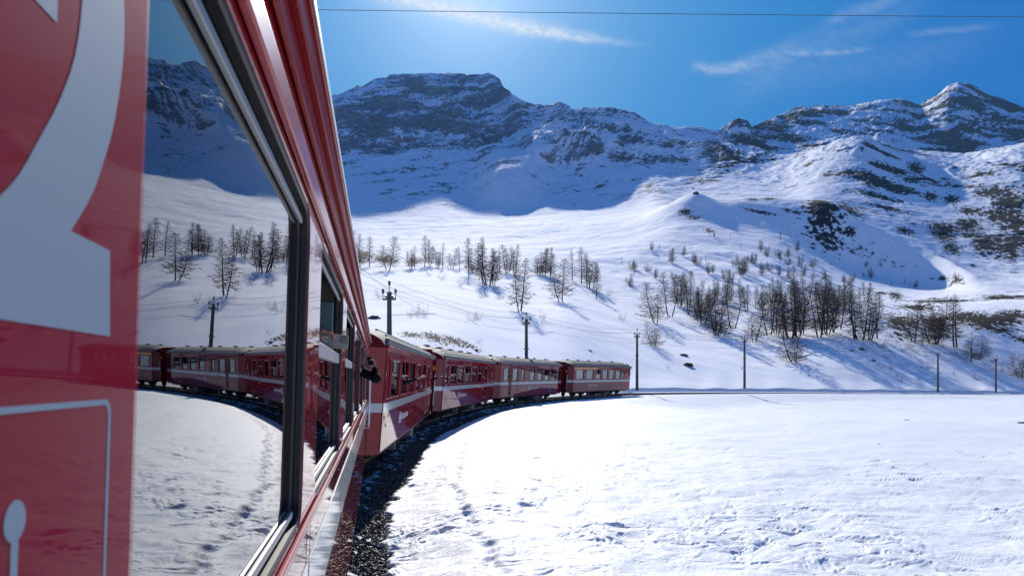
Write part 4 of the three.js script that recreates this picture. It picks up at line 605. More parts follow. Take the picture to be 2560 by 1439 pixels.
function tree(px, py, hp, kind, label, group, name = 'larch_tree', cat = 'tree') {
  const p = hit(px, py, 44); if (!p) return;
  const H = hp * p[2] / F, key = kind + name; let t;
  if (!protos.has(key)) { t = new THREE.Group(); scene.add(t); mesh('trunk', KIND[kind][0], barkM, t); mesh(name === 'shrub' ? 'branches' : 'crown', KIND[kind][1], twigM, t); protos.set(key, t); } else { t = protos.get(key).clone(); scene.add(t); }
  t.name = numbered(name); t.position.set(p[0], p[1] - 0.012 * H, -p[2]); t.rotation.y = (px * 7.13 + py) % 6.28; t.scale.set(H * 1.02, H, H * 1.02);
  t.userData = { label, category: cat, px }; if (group) t.userData.group = group;
  return t;
}
// [px, py of the foot, height in pixels, kind]; the larches that stand out carry labels of their own
const LEDGE = 'larches along the snowy ledge behind the train', GROVE = 'larches of the dark grove on the right', HILL = 'small larches scattered over the snow hill', SAPL = 'saplings on the snow slope';
for (const [px, py, hp, k, lb] of [
  [883, 667, 92, 5, 'bare larch on the ledge closest to the red roof edge'], [898, 668, 82, 1, 'twin stemmed larch on the ledge, second from the roof edge'], [924, 668, 78, 0, 'slim larch in front of brown rocks on the ledge'], [971, 676, 84, 3, 'broad twin larch on the ledge left of the first pole top'],
  [1026, 672, 48, 2, 'low bushy larch at the ledge gap above the first pole'], [1036, 670, 58, 5, 'small slim larch beside the low bushy one on the ledge'], [1062, 665, 78, 0, 'tall slim larch with rock ledge behind its foot'], [1074, 666, 70, 1, 'twin larch left of a smaller larch on the ledge'], [1095, 668, 46, 2, 'short dense larch in the middle of the ledge row'], [1107, 672, 66, 5, 'slim larch right of the short dense one'], [1131, 672, 50, 3, 'leaning forked larch on the ledge'], [1148, 671, 56, 5, 'slender larch between the forked one and the large single one'],
  [1171, 690, 98, 0, 'tall single larch standing forward of the ledge row'], [1186, 680, 58, 6, 'low wide larch behind the tall single larch'], [1219, 714, 118, 4, 'large many stemmed larch with dark foot left of the shaded hollow'], [1206, 702, 92, 0, 'larch close behind the left side of the large clump'], [1234, 712, 96, 1, 'larch at the right side of the large clump by the hollow'], [1249, 679, 60, 5, 'thin larch between two clumps above the hollow'], [1269, 683, 74, 2, 'three stemmed larch above the shaded hollow'], [1285, 686, 76, 1, 'twin larch right above the shaded hollow'],
  [1297, 776, 134, 1, 'lone twin larch on the open slope in front of the hollow'], [1344, 686, 58, 6, 'low wide larch on top of the snow knoll'], [1362, 690, 74, 2, 'dense larch with three stems on the snow knoll'], [1375, 692, 76, 1, 'twin larch right of the dense one on the knoll'], [1404, 753, 104, 3, 'broad larch below the knoll casting a long blue shadow'], [1430, 702, 80, 5, 'slim larch on the knoll brow left of the tall pair'], [1453, 709, 92, 0, 'tall dark larch leading the row down the knoll'], [1471, 718, 88, 1, 'larch in the middle of the row down the knoll'], [1480, 724, 76, 7, 'bare stemmed larch near the end of the row on the knoll'], [1492, 746, 80, 0, 'last larch at the lower end of the row on the knoll'],
]) tree(px, py, hp, k, lb, LEDGE);
for (const [px, py, hp, k, lb] of [
  [1640, 808, 104, 3, 'wide twin larch at the left edge of the grove'], [1638, 866, 64, 6, 'low spreading larch below the left edge of the grove'], [1677, 791, 112, 7, 'tall forked larch second from the left of the grove'], [1699, 766, 74, 4, 'dense larch behind the forked one at the grove left'], [1724, 787, 82, 1, 'twin larch up the slope in the left part of the grove'], [1748, 806, 104, 1, 'tall twin larch in the left middle of the grove'], [1759, 812, 98, 2, 'three stemmed larch touching the tall twin in the grove'], [1789, 839, 116, 2, 'brown tinted larch with joined trunks standing low in the grove'], [1802, 838, 84, 6, 'spreading larch beside the brown tinted one'], [1834, 821, 112, 7, 'larch with three bare straight trunks right of the brown one'],
  [1885, 854, 100, 3, 'wide larch with open boughs in the grove middle'], [1922, 837, 112, 7, 'larch with bare lower trunk right of the wide open one'], [1944, 836, 108, 2, 'forked larch left of the tallest cluster'], [1960, 851, 96, 5, 'slim larch in front of the tallest cluster'], [1976, 846, 152, 4, 'tallest larch in the centre of the grove'], [1992, 842, 146, 2, 'tall brown larch beside the tallest in the grove centre'], [2008, 834, 134, 1, 'tall twin larch right of the grove centre'], [1990, 906, 92, 6, 'low rounded larch at the foot of the grove nearest the track'], [2050, 842, 132, 2, 'larch with curved dark stems right of the centre'], [2066, 836, 128, 4, 'dense dark larch with many stems right of the centre'], [2083, 831, 108, 1, 'larch behind the dense dark one'], [2096, 822, 110, 7, 'thin larch with bare trunks between the two right clumps'],
  [2141, 847, 142, 1, 'tall larch leading the right clump of the grove'], [2150, 851, 132, 7, 'bare trunked larch within the right clump'], [2174, 850, 118, 4, 'many stemmed larch in the right clump'], [2192, 846, 116, 0, 'single larch at the right end of the grove'],
  [2283, 854, 104, 1, 'twin larch in front of the dark bank on the right'], [2307, 862, 46, 5, 'short thin larch between two larger ones by the bank'], [2330, 858, 118, 6, 'spreading dark larch in front of the bank on the right'], [2341, 859, 90, 2, 'three stemmed larch behind the spreading dark one'], [2385, 868, 134, 5, 'tall slim larch right of the bank, left of its pair'], [2392, 869, 128, 5, 'tall slim larch right of the bank, right of its pair'], [2430, 906, 78, 8, 'crooked larch with one sided boughs above the last poles'], [2447, 896, 62, 6, 'bushy larch behind the crooked one'], [2557, 945, 64, 6, 'larch cut by the right edge near the track'], [2060, 735, 40, 4, 'dark larch clump above the grove centre'],
]) tree(px, py, hp, k, lb, GROVE);
// the wood's second rank and the scattered small ones, each told apart by size, look and place
{
  const LOOK = { 0: 'slender single stemmed', 1: 'twin stemmed', 2: 'three stemmed', 3: 'wide crowned', 4: 'dense many stemmed', 5: 'narrow upright', 6: 'low bushy', 7: 'bare trunked' };
  const size = (h) => h < 15 ? 'tiny' : h < 21 ? 'very small' : h < 26 ? 'small' : h < 32 ? 'mid sized' : h < 62 ? 'larger' : h < 78 ? 'tall' : 'very tall';
  const where = (x, y) => y < 610 ? 'high on the bright snow slope by the knoll' : y < 640 ? (x < 1800 ? 'alone high up the hill under the knoll' : x < 1930 ? 'on the upper hill right of the knoll' : 'on the top edge of the shaded hill') : x < 1600 ? (y < 690 ? 'beside the blue hollow left of the hill' : 'on the white slope left of the grove') : x < 1700 ? (y < 670 ? 'on the left shoulder of the hill' : 'just above the left end of the grove') : x < 1760 ? (y < 690 ? 'among the first trees up the hill' : 'close above the grove left of its middle') : x < 1850 ? (y < 690 ? 'in the long blue shadows of the mid hill' : 'just above the grove middle') : x < 1930 ? (y < 665 ? 'in the upper middle of the hill' : 'on the bright rib above the grove') : x < 2050 ? (y < 670 ? 'on the right brow of the hill' : 'above the tallest trees of the grove') : x < 2150 ? 'above the right clump of the grove' : y < 680 ? 'alone in the blue shaded slope' : 'on the white edge of the shaded slope at right';
  const rnd = mulberry(77);
  for (let i = 0; i < 26; i++) {
    const px = 1700 + i * 18.5 + rnd() * 9, f = sstep(1680, 1800, px), py = mix(770, 742, f) + rnd() * 48 + (px - 1850) * 0.03, hp = 46 + rnd() * 46, k = [0, 1, 2, 4, 5, 7][(i * 5 + (i >> 2)) % 6];
    const w2 = px < 1760 ? 'behind the left end of the grove' : px < 1820 ? 'behind the brown tinted larch' : px < 1880 ? 'behind the three bare trunks' : px < 1940 ? 'in the dark left middle of the grove' : px < 1990 ? 'behind the tallest cluster' : px < 2040 ? 'right behind the grove centre' : px < 2100 ? 'behind the curved dark stems' : 'behind the right clump';
    tree(px, py, hp, k, size(hp) + ' ' + LOOK[k] + ' larch ' + w2 + (py < 768 ? ', upslope' : ''), 'larches standing deep inside the grove');
  }
  for (const [px, py, hp, k] of [[1555, 661, 18, 5], [1580, 673, 24, 6], [1587, 676, 24, 2], [1620, 679, 22, 6], [1630, 626, 22, 2], [1650, 626, 15, 5], [1680, 658, 40, 2], [1708, 641, 28, 3], [1735, 659, 27, 2], [1745, 661, 26, 6], [1765, 656, 22, 5], [1772, 686, 30, 4], [1783, 683, 24, 2], [1837, 668, 30, 3], [1855, 691, 52, 4], [1862, 686, 46, 2], [1885, 661, 30, 4], [1876, 655, 24, 6], [1903, 629, 28, 2], [1918, 643, 30, 2], [1945, 641, 22, 6], [1950, 651, 22, 2], [1968, 646, 30, 3], [1970, 663, 22, 6], [1995, 629, 28, 2], [1775, 590, 12, 5], [1786, 593, 12, 2], [1826, 593, 12, 5], [1853, 620, 12, 5], [1952, 601, 22, 0], [1710, 712, 30, 3], [1640, 698, 28, 2], [1685, 700, 22, 6], [1810, 700, 26, 2], [1830, 705, 30, 4], [1905, 690, 34, 2], [1925, 678, 26, 6], [1948, 690, 28, 2], [1975, 700, 30, 3], [2010, 690, 28, 2], [2030, 668, 26, 6], [2002, 668, 30, 2], [2035, 690, 24, 5], [2062, 700, 28, 2], [1578, 717, 16, 6], [1573, 712, 26, 6], [2110, 707, 22, 2], [2122, 710, 24, 6], [2134, 704, 20, 2], [2160, 692, 12, 2], [2178, 697, 28, 4], [2262, 713, 18, 5], [2276, 716, 14, 5], [2290, 720, 22, 4], [2230, 716, 14, 5], [2392, 697, 18, 6], [2166, 668, 16, 4], [2202, 668, 12, 2]])
    tree(px, py, hp, k, size(hp) + ' ' + LOOK[k] + ' larch ' + where(px, py), HILL);
  const sap = (x, y) => x < 980 ? 'left of the first pole top' : x < 1120 ? (y < 740 ? 'just under the ledge larches' : 'in the row right of the first pole') : x < 1300 ? (y < 760 ? 'below the big single larch' : y < 830 ? 'on the mid slope between the first two poles' : 'low behind the train roofs') : x < 1450 ? 'right of the second pole top' : x < 1600 ? 'on the white slope before the knoll' : x < 1700 ? 'beside the low dark boulder' : x < 2235 ? (y < 890 ? 'at the foot of the right clump' : 'on the shaded bank left of the bushes') : x < 2350 ? (y < 900 ? 'just below the dark bank' : x < 2250 ? 'on the shaded bank far left of the fifth pole' : x < 2262 ? 'low near the track left of the fifth pole' : x < 2282 ? 'halfway up the bank left of the fifth pole' : x < 2305 ? 'near the track close left of the fifth pole' : 'right beside the fifth pole') : x < 2460 ? 'between the last two poles' : x < 2478 ? 'just left below the last pole top' : x < 2500 ? 'just behind the last pole' : x < 2530 ? 'right of the last pole' : 'at the right edge above the last pole';
  for (const [px, py, hp] of [[949, 747, 28], [1028, 792, 24], [1046, 789, 30], [1063, 793, 32], [1180, 803, 30], [1197, 800, 22], [1196, 858, 16], [1355, 800, 26], [1073, 690, 18], [1104, 700, 22], [1150, 716, 26], [1251, 748, 30], [1208, 745, 24], [1521, 740, 24], [1557, 800, 22], [1582, 688, 18], [1670, 922, 14], [2205, 870, 44], [2220, 895, 18], [2162, 880, 22], [2228, 925, 22], [2205, 920, 18], [2318, 925, 30], [2322, 893, 18], [2260, 878, 22], [2290, 880, 26], [2275, 872, 22], [2401, 893, 36], [2445, 950, 18], [2386, 938, 14], [2337, 952, 14], [2480, 905, 26], [2475, 930, 30], [2520, 920, 22], [2505, 928, 16], [2270, 918, 14], [2245, 945, 14], [2295, 950, 12], [2255, 955, 14], [2545, 900, 30]])
    tree(px, py, hp, 9, size(hp) + ' leafless sapling ' + sap(px, py), SAPL, 'shrub', 'shrub');
}
{ // pairs and threes that would read alike are told apart by their order in the picture
  const by = new Map(); for (const o of scene.children) if (o.userData.px !== undefined) { if (!by.has(o.userData.label)) by.set(o.userData.label, []); by.get(o.userData.label).push(o); }
  for (const L of by.values()) { if (L.length > 1 && L.length < 5) { L.sort((a, b) => a.userData.px - b.userData.px); L.forEach((o, i) => { o.userData.label += L.length === 2 ? [', left one', ', right one'][i] : i === 0 ? ', leftmost' : i === L.length - 1 ? ', rightmost' : i === 1 ? ', second' : ', third'; }); } }
  for (const o of scene.children) delete o.userData.px;
}
// ---------------------------------------------------------------- boulders and dark bushes
function rockGeo(seed) { const g = new THREE.IcosahedronGeometry(1, 3), p = g.attributes.position; for (let i = 0; i < p.count; i++) { const v = V(p.getX(i), p.getY(i), p.getZ(i)), f = 0.78 + 0.3 * fbm3(v.x * 1.2 + seed, v.y * 1.2, v.z * 1.2, 3); v.multiplyScalar(f); v.y = v.y < -0.3 ? -0.3 : v.y; p.setXYZ(i, v.x, v.y * 0.6, v.z); } g.computeVertexNormals(); return g; }
const rockM = std(0.06, 0.055, 0.045, 0.95);
for (const [px, py, wpx, hpx, lb] of [[1720, 914, 17, 12, 'dark boulder in the snow above the track between two poles'], [1708, 889, 15, 7, 'low flat rock just above the dark boulder'], [935, 797, 20, 12, 'mossy rock hump behind the roof beside the first pole'], [1190, 878, 8, 5, 'small peaked rock behind the roofs of the train'], [1474, 877, 8, 3, 'small dark stone on the open slope behind the last coach'], [2268, 1050, 8, 2, 'dark stone half sunk in the snow field on the right'], [2556, 1058, 12, 6, 'dark rock at the right edge of the snow field'], [2130, 878, 7, 5, 'left of two small dark bushes on the shaded bank'], [2153, 874, 9, 8, 'right of two small dark bushes on the shaded bank'], [2184, 903, 8, 5, 'dark clump on the shaded bank below the two bushes'], [1740, 485, 10, 9, 'dark bush on top of the bright snow knoll']]) {
  const p = hit(px, py, 12); if (!p) continue; const k = p[2] / F, bush = /bush|clump/.test(lb);
  const m = mesh(bush ? 'bush' : 'boulder', rockGeo(px), bush ? bushM : rockM); tag(m, lb, bush ? 'bush' : 'rock'); m.position.set(p[0], p[1], -p[2]); m.scale.set(wpx * k, hpx * k * 1.25, wpx * k * 0.8);
}
// ---------------------------------------------------------------- poles and wires
const poleM = std(0.085, 0.085, 0.083, 0.85), insM = phys(0.022, 0.014, 0.012, { roughness: 0.25, clearcoat: 1 }), ironM = std(0.10, 0.105, 0.105, 0.6, 0.4), wireM = std(0.045, 0.045, 0.05, 0.5, 0.3);
const insGeo = new THREE.LatheGeometry([[0, 0], [0.02, 0], [0.02, 0.1], [0.085, 0.1], [0.06, 0.15], [0.09, 0.17], [0.065, 0.22], [0.085, 0.25], [0.05, 0.33], [0, 0.35]].map(([r, y]) => new THREE.Vector2(r, y)), 12);
const POLES = [];
{
  const H = 7.4, spec = [[973, 694, 38, 'grey line pole nearest the train, its three dark insulators against the snow'], [1316, 775, 61, 'grey line pole rising behind the fourth coach of the train'], [1593, 818, 84, 'grey line pole standing just behind the end of the last coach'], [1862, 834, 97, 'grey line pole with a small plate in front of the grove'], [2346, 871, 121, 'grey line pole below the dark bank, left of the last one'], [2491, 886, 140, 'line pole farthest along the track near the right edge']];
  let proto;
  for (const [px, top, Z, lb] of spec) {
    const X = (px - CX) / F * Z, y1 = elevOf(top) * Z, [s, u] = toTrack(X, Z); let t;
    if (!proto) {
      t = proto = new THREE.Group(); scene.add(t);
      const pg = new THREE.CylinderGeometry(0.125, 0.185, H - 0.45, 12); pg.translate(0, (H - 0.45) / 2 - 0.4, 0); mesh('shaft', merge([pg, new THREE.CylinderGeometry(0.145, 0.145, 0.08, 12).translate(0, H - 0.85, 0)]), poleM, t);
      mesh('crossarm', merge([rbox(-0.38, 0.38, H - 1.25, H - 1.15, -0.06, 0.06, 0.02), rbox(-0.22, 0.22, H - 1.12, H - 1.04, -0.2, 0.2, 0.02)]), ironM, t);
      for (const [x, y] of [[-0.36, H - 0.95], [0.36, H - 0.95], [0, H - 0.5]]) { const a = mesh('insulator', insGeo, insM, t); a.position.set(x, y - 0.02, 0); mesh('pin', rod(V(x, y - 0.3, 0), V(x, y, 0), 0.022), ironM, t); }
      mesh('bracket', rod(V(0.1, 5.3, 0), V(2.7, 5.38, 0), 0.014), ironM, t); mesh('step_iron', rbox(-0.22, 0.22, 3.9, 3.97, -0.2, 0.2, 0.02), ironM, t);
    } else { t = proto.clone(); scene.add(t); }
    t.name = numbered('line_pole'); t.userData = { label: lb, category: 'pole', group: 'line poles along the railway' };
    t.position.set(X, y1 - H, -Z); const [dx, dz] = trkDir[clamp(Math.round(s / dS), 0, NT)]; t.rotation.y = Math.atan2(-dx, dz); POLES.push(t);
    if (px === 1862) mesh('plate', rbox(-0.5, -0.14, 2.3, 2.7, 0.13, 0.15, 0.005), whiteM, t).rotation.y = -t.rotation.y;
  }
}
function span(a, b, sag, r, n = 14) { const p = []; for (let i = 0; i <= n; i++) { const t = i / n; p.push(a.clone().lerp(b, t).add(V(0, -sag * 4 * t * (1 - t), 0))); } return tube(p, r, n * 2, 4); }
{
  scene.updateMatrixWorld(true);
  const extra = [-6.6, 2];
  [[-0.36, 6.72, 'left conductor wire carried along the line of poles'], [0.36, 6.72, 'right conductor wire carried along the line of poles'], [0, 7.2, 'top conductor wire carried along the line of poles']].forEach(([x, y, lb]) => {
    const pts = POLES.map((t) => t.localToWorld(V(x, y, 0))); pts.unshift(V(extra[0] + x, 4.6, -extra[1])); const e = pts[pts.length - 1].clone().multiplyScalar(2).sub(pts[pts.length - 2]); pts.push(e);
    const gs = []; for (let i = 0; i < pts.length - 1; i++) gs.push(span(pts[i], pts[i + 1], 0.5, 0.009)); tag(mesh('overhead_wire', merge(gs), wireM), lb, 'wire', undefined);
  });
  const arms = POLES.map((t) => t.localToWorld(V(2.6, 5.3, 0))); { const q = onTrack(S0 + 19.5, 0); arms.unshift(V(COACH[0].at(-4)[0], 3.2, -COACH[0].at(-4)[1]), V(q[0], 3.4, -q[1])); }
  const gs = []; for (let i = 0; i < arms.length - 1; i++) { gs.push(span(arms[i], arms[i + 1], 0.25, 0.007)); if (i > 1) gs.push(span(arms[i].clone().add(V(0, 0.9, 0)), arms[i + 1].clone().add(V(0, 0.9, 0)), 0.7, 0.006)); }
  tag(mesh('contact_wire', merge(gs), wireM), 'contact and carrier wire hung on brackets above the track', 'wire');
  // one cable crosses overhead from side to side
  const cb = []; for (let i = 0; i <= 30; i++) { const X = -34 + i * 3.0, t = (X - 3) / 34; cb.push(W(X, (HY - 30.2 + 8.4 * t * t * 0.9) / F * 26 + 0.0, 26 + X * 0.02)); }
  tag(mesh('cable', tube(cb, 0.011, 90, 5), wireM), 'single dark cable crossing the sky from side to side', 'cable');
}
// ---------------------------------------------------------------- people leaning out, phones
// one smooth surface round tapered bones: [a, ra, b, rb], in metres
function flesh(bones, k, cell, mat) {
  const lo = V(1e9, 1e9, 1e9), hi = V(-1e9, -1e9, -1e9); for (const [a, ra, b, rb] of bones) { for (const [p, r] of [[a, ra], [b, rb]]) { lo.min(p.clone().addScalar(-r - 0.02)); hi.max(p.clone().addScalar(r + 0.02)); } }
  const c = lo.clone().add(hi).multiplyScalar(0.5), half = Math.max(hi.x - lo.x, hi.y - lo.y, hi.z - lo.z) / 2 + cell * 3, N = Math.min(110, Math.ceil(2 * half / cell));
  const mc = new MarchingCubes(N, mat, false, false, 160000); mc.isolation = 0; const f = mc.field, hN = N / 2, q = V(0, 0, 0);
  const pre = bones.map(([a, ra, b, rb]) => ({ a, d: b.clone().sub(a), l2: Math.max(1e-9, a.distanceToSquared(b)), ra, rb }));
  for (let z = 0; z < N; z++) for (let y = 0; y < N; y++) for (let x = 0; x < N; x++) {
    q.set((x - hN) / hN * half + c.x, (y - hN) / hN * half + c.y, (z - hN) / hN * half + c.z); let d = 1e3;
    for (const b of pre) { const vx = q.x - b.a.x, vy = q.y - b.a.y, vz = q.z - b.a.z, t = clamp((vx * b.d.x + vy * b.d.y + vz * b.d.z) / b.l2), e = Math.hypot(vx - b.d.x * t, vy - b.d.y * t, vz - b.d.z * t) - mix(b.ra, b.rb, t), h = clamp(0.5 + 0.5 * (d - e) / k); d = mix(d, e, h) - k * h * (1 - h); }
    f[x + y * N + z * N * N] = -d;
  }
  mc.update(); const n = mc.count, g = new THREE.BufferGeometry(); g.setAttribute('position', new THREE.BufferAttribute(mc.positionArray.slice(0, n * 3), 3)); g.setAttribute('normal', new THREE.BufferAttribute(mc.normalArray.slice(0, n * 3), 3));
  g.scale(half, half, half); g.translate(c.x, c.y, c.z); g.computeVertexNormals(); return g;
}
const skinM = phys(0.42, 0.22, 0.15, { roughness: 0.55, sheen: 0.2 }), darkCloth = std(0.012, 0.013, 0.015, 0.95), greyCloth = std(0.06, 0.065, 0.075, 0.95), hairBrown = std(0.055, 0.03, 0.016, 0.6), hairDark = std(0.012, 0.010, 0.009, 0.5);
const at = (px, py, Z) => W((px - CX) / F * Z, (HY - py) / F * Z, Z);
const coachAxis = () => { const [dx, dz] = dirOf(A1), [nx, nz] = nOf(A1); return { f: V(dx, 0, -dz), n: V(nx, 0, -nz) }; };
function headBones(p, fwd, r = 0.095) { const up = V(0, 1, 0), side = fwd.clone().cross(up).normalize(); const q = (a, b, c) => p.clone().addScaledVector(fwd, a).addScaledVector(up, b).addScaledVector(side, c); return [[q(-0.02, 0.045, 0), 0.092, q(0.015, 0.02, 0), 0.085], [q(0.035, -0.04, 0), 0.062, q(0.055, -0.075, 0), 0.036], [q(0.085, 0.0, 0), 0.013, q(0.112, -0.035, 0), 0.016], [q(0, -0.01, 0.083), 0.016, q(-0.015, -0.03, 0.085), 0.012], [q(0, -0.01, -0.083), 0.016, q(-0.015, -0.03, -0.085), 0.012], [q(0.092, -0.068, 0.012), 0.009, q(0.092, -0.068, -0.012), 0.009], [q(-0.02, -0.06, 0), 0.058, q(-0.03, -0.16, 0), 0.06]]; }
function face(parent, p, fwd) { const up = V(0, 1, 0), side = fwd.clone().cross(up).normalize(); for (const s of [1, -1]) { const e = mesh('eye', new THREE.SphereGeometry(0.012, 10, 8), hairDark, parent); e.position.copy(p.clone().addScaledVector(fwd, 0.082).addScaledVector(up, 0.012).addScaledVector(side, 0.033 * s)); } }
// a hand: palm between wrist and knuckles, four fingers of three bones each and a thumb from the side of the palm
function hand(wrist, along, back, across, curl, s = 1) {
  const B = [], P = (a, b, c) => wrist.clone().addScaledVector(along, a * s).addScaledVector(back, b * s).addScaledVector(across, c * s);
  B.push([P(0, 0, 0), 0.026 * s, P(0.045, 0.002, 0.018), 0.019 * s], [P(0, 0, 0), 0.026 * s, P(0.045, 0.002, -0.018), 0.019 * s], [P(0.03, 0.002, 0), 0.019 * s, P(0.082, 0.004, 0.0), 0.015 * s]);
  [[0.030, 0.088, 0.92], [0.010, 0.092, 1], [-0.010, 0.090, 0.95], [-0.029, 0.082, 0.78]].forEach(([c, a, l], i) => {
    B.push([P(0.03, 0.001, c * 0.6), 0.015 * s, P(a, 0.004, c), 0.0115 * s]); let p = [a, 0.004], ang = curl[i] * 0.35; const seg = [0.044, 0.027, 0.021].map((x) => x * l); let r = 0.0098;
    seg.forEach((L, k) => { const n = [p[0] + Math.cos(ang) * L, p[1] - Math.sin(ang) * L]; B.push([P(p[0], p[1], c), r * s, P(n[0], n[1], c * (1 - 0.04 * k)), (r - 0.0009) * s]); r -= 0.0009; p = n; ang += curl[i] * 0.75; });
  });
  B.push([P(0.015, -0.004, 0.024), 0.016 * s, P(0.048, -0.022, 0.052), 0.0125 * s], [P(0.048, -0.022, 0.052), 0.0120 * s, P(0.076, -0.036, 0.056), 0.0105 * s], [P(0.076, -0.036, 0.056), 0.0105 * s, P(0.098, -0.044, 0.046), 0.0085 * s]);
  return B;
}
function phone(name, label, c, rx, up, out, body, photo) {    // rx along its length, up across, out = the side with the lenses
  const t = thing(name, label, 'phone'); t.position.copy(c); t.quaternion.setFromRotationMatrix(new THREE.Matrix4().makeBasis(rx, up, out));
  mesh('body', new RoundedBoxGeometry(0.149, 0.073, 0.0085, 4, 0.0042), body, t);
  const rim = rrect(-0.0755, 0.0755, -0.0375, 0.0375, 0.012); rim.holes.push(rrect(-0.0735, 0.0735, -0.0355, 0.0355, 0.010, THREE.Path)); mesh('case_rim', new THREE.ExtrudeGeometry(rim, { depth: 0.011, bevelEnabled: true, bevelSize: 0.0008, bevelThickness: 0.0008, bevelSegments: 1 }).translate(0, 0, -0.0055), phys(0.65, 0.42, 0.16, { roughness: 0.2, clearcoat: 1 }), t);
  const bump = mesh('camera_bump', new RoundedBoxGeometry(0.036, 0.038, 0.0035, 3, 0.0016), phys(0.02, 0.022, 0.024, { roughness: 0.25, clearcoat: 1 }), t); bump.position.set(0.052, 0.0145, 0.0058);
  for (const [x, y] of [[-0.008, 0.009], [-0.008, -0.009], [0.0095, 0]]) { const l = mesh('lens', new THREE.CylinderGeometry(0.0073, 0.0078, 0.003, 20).rotateX(Math.PI / 2), phys(0.004, 0.005, 0.008, { roughness: 0.05, clearcoat: 1 }), bump); l.position.set(x, y, 0.003); }
  if (photo) {
    const card = mesh('photo_card', new THREE.BoxGeometry(0.030, 0.028, 0.0006), std(0.68, 0.68, 0.7, 0.6), t); card.position.set(-0.045, 0.006, 0.0048);
    mesh('portrait', merge([new THREE.CylinderGeometry(0.0075, 0.0075, 0.0004, 20).rotateX(Math.PI / 2).scale(1.15, 1, 1).translate(0.004, 0, 0.0005), box(-0.012, -0.002, -0.008, 0.008, 0.0003, 0.0006)]), std(0.05, 0.05, 0.06, 0.8), card);
    mesh('portrait', new THREE.CylinderGeometry(0.0052, 0.0052, 0.0005, 16).rotateX(Math.PI / 2).scale(1.2, 1, 1).translate(0.003, 0, 0.0009), std(0.5, 0.33, 0.26, 0.8), card);
  }
  return t;
}
{
  const { f, n } = coachAxis(), up = V(0, 1, 0), Z = 3.66;
  // first: an arm from the lowered window holds a phone out across the gap, back towards the eye
  const pc = at(834, 852, Z), back = V(0, 0, 0).sub(pc).normalize(), rx = V(1, -0.085, 0).normalize(); rx.addScaledVector(back, -rx.dot(back)).normalize(); const upv = back.clone().cross(rx).normalize();
  phone('phone', 'grey phone in a clear case held out of the lowered near window', pc, rx, upv, back, phys(0.13, 0.145, 0.155, { roughness: 0.3, clearcoat: 1, clearcoatRoughness: 0.08 }), true);
  const t = thing('person', 'dark haired person inside the near window holding a grey phone outside', 'person', undefined);
  const end = pc.clone().addScaledVector(rx, -0.066);                          // the held end of the phone
  const wrist = end.clone().addScaledVector(rx, -0.078).addScaledVector(upv, 0.036).addScaledVector(back, -0.012);
  const along = rx.clone().addScaledVector(upv, 0.10).normalize(), across = back.clone().multiplyScalar(1), nb = along.clone().cross(across).normalize().multiplyScalar(1); if (nb.dot(upv) < 0) nb.negate();
  const acr = nb.clone().cross(along).normalize(); if (acr.dot(back) < 0) acr.negate();
  const hb = hand(wrist, along, nb, acr, [0.75, 0.7, 0.75, 0.8], 0.95);
  const elbow = wrist.clone().addScaledVector(n, -0.17).addScaledVector(up, -0.02).addScaledVector(f, 0.17), sh = elbow.clone().addScaledVector(n, -0.16).addScaledVector(up, 0.05).addScaledVector(f, 0.2);
  const head = sh.clone().addScaledVector(n, -0.02).addScaledVector(up, 0.24).addScaledVector(f, -0.10), look = f.clone().negate();
  mesh('body', mergeGeometries([plain(flesh(hb.concat([[wrist, 0.026, wrist.clone().lerp(elbow, 0.35), 0.034]]), 0.009, 0.0035)), plain(flesh([[wrist.clone().lerp(elbow, 0.25), 0.032, elbow, 0.043], [elbow, 0.045, sh, 0.058], ...headBones(head, look)], 0.02, 0.009))].map((g) => { const k = new THREE.BufferGeometry(); k.setAttribute('position', g.attributes.position); k.setAttribute('normal', g.attributes.normal); return k; })), skinM, t);
  const hip = sh.clone().addScaledVector(up, -0.62).addScaledVector(n, -0.2);
  mesh('jacket', flesh([[elbow.clone().lerp(sh, 0.1), 0.058, sh, 0.078], [sh, 0.085, sh.clone().addScaledVector(n, -0.34), 0.085], [sh.clone().addScaledVector(n, -0.17).addScaledVector(up, -0.05), 0.14, hip, 0.16], [sh.clone().addScaledVector(n, -0.34), 0.08, hip.clone().addScaledVector(up, 0.25).addScaledVector(n, -0.16), 0.06]], 0.05, 0.014), darkCloth, t);
  mesh('hair', flesh([[head.clone().addScaledVector(up, 0.06).addScaledVector(f, 0.025), 0.098, head.clone().addScaledVector(f, 0.05).addScaledVector(up, -0.05), 0.09], [head.clone().addScaledVector(f, 0.05), 0.085, head.clone().addScaledVector(f, 0.05).addScaledVector(up, -0.22), 0.06]], 0.03, 0.009), hairDark, t);
  face(t, head, look);
}
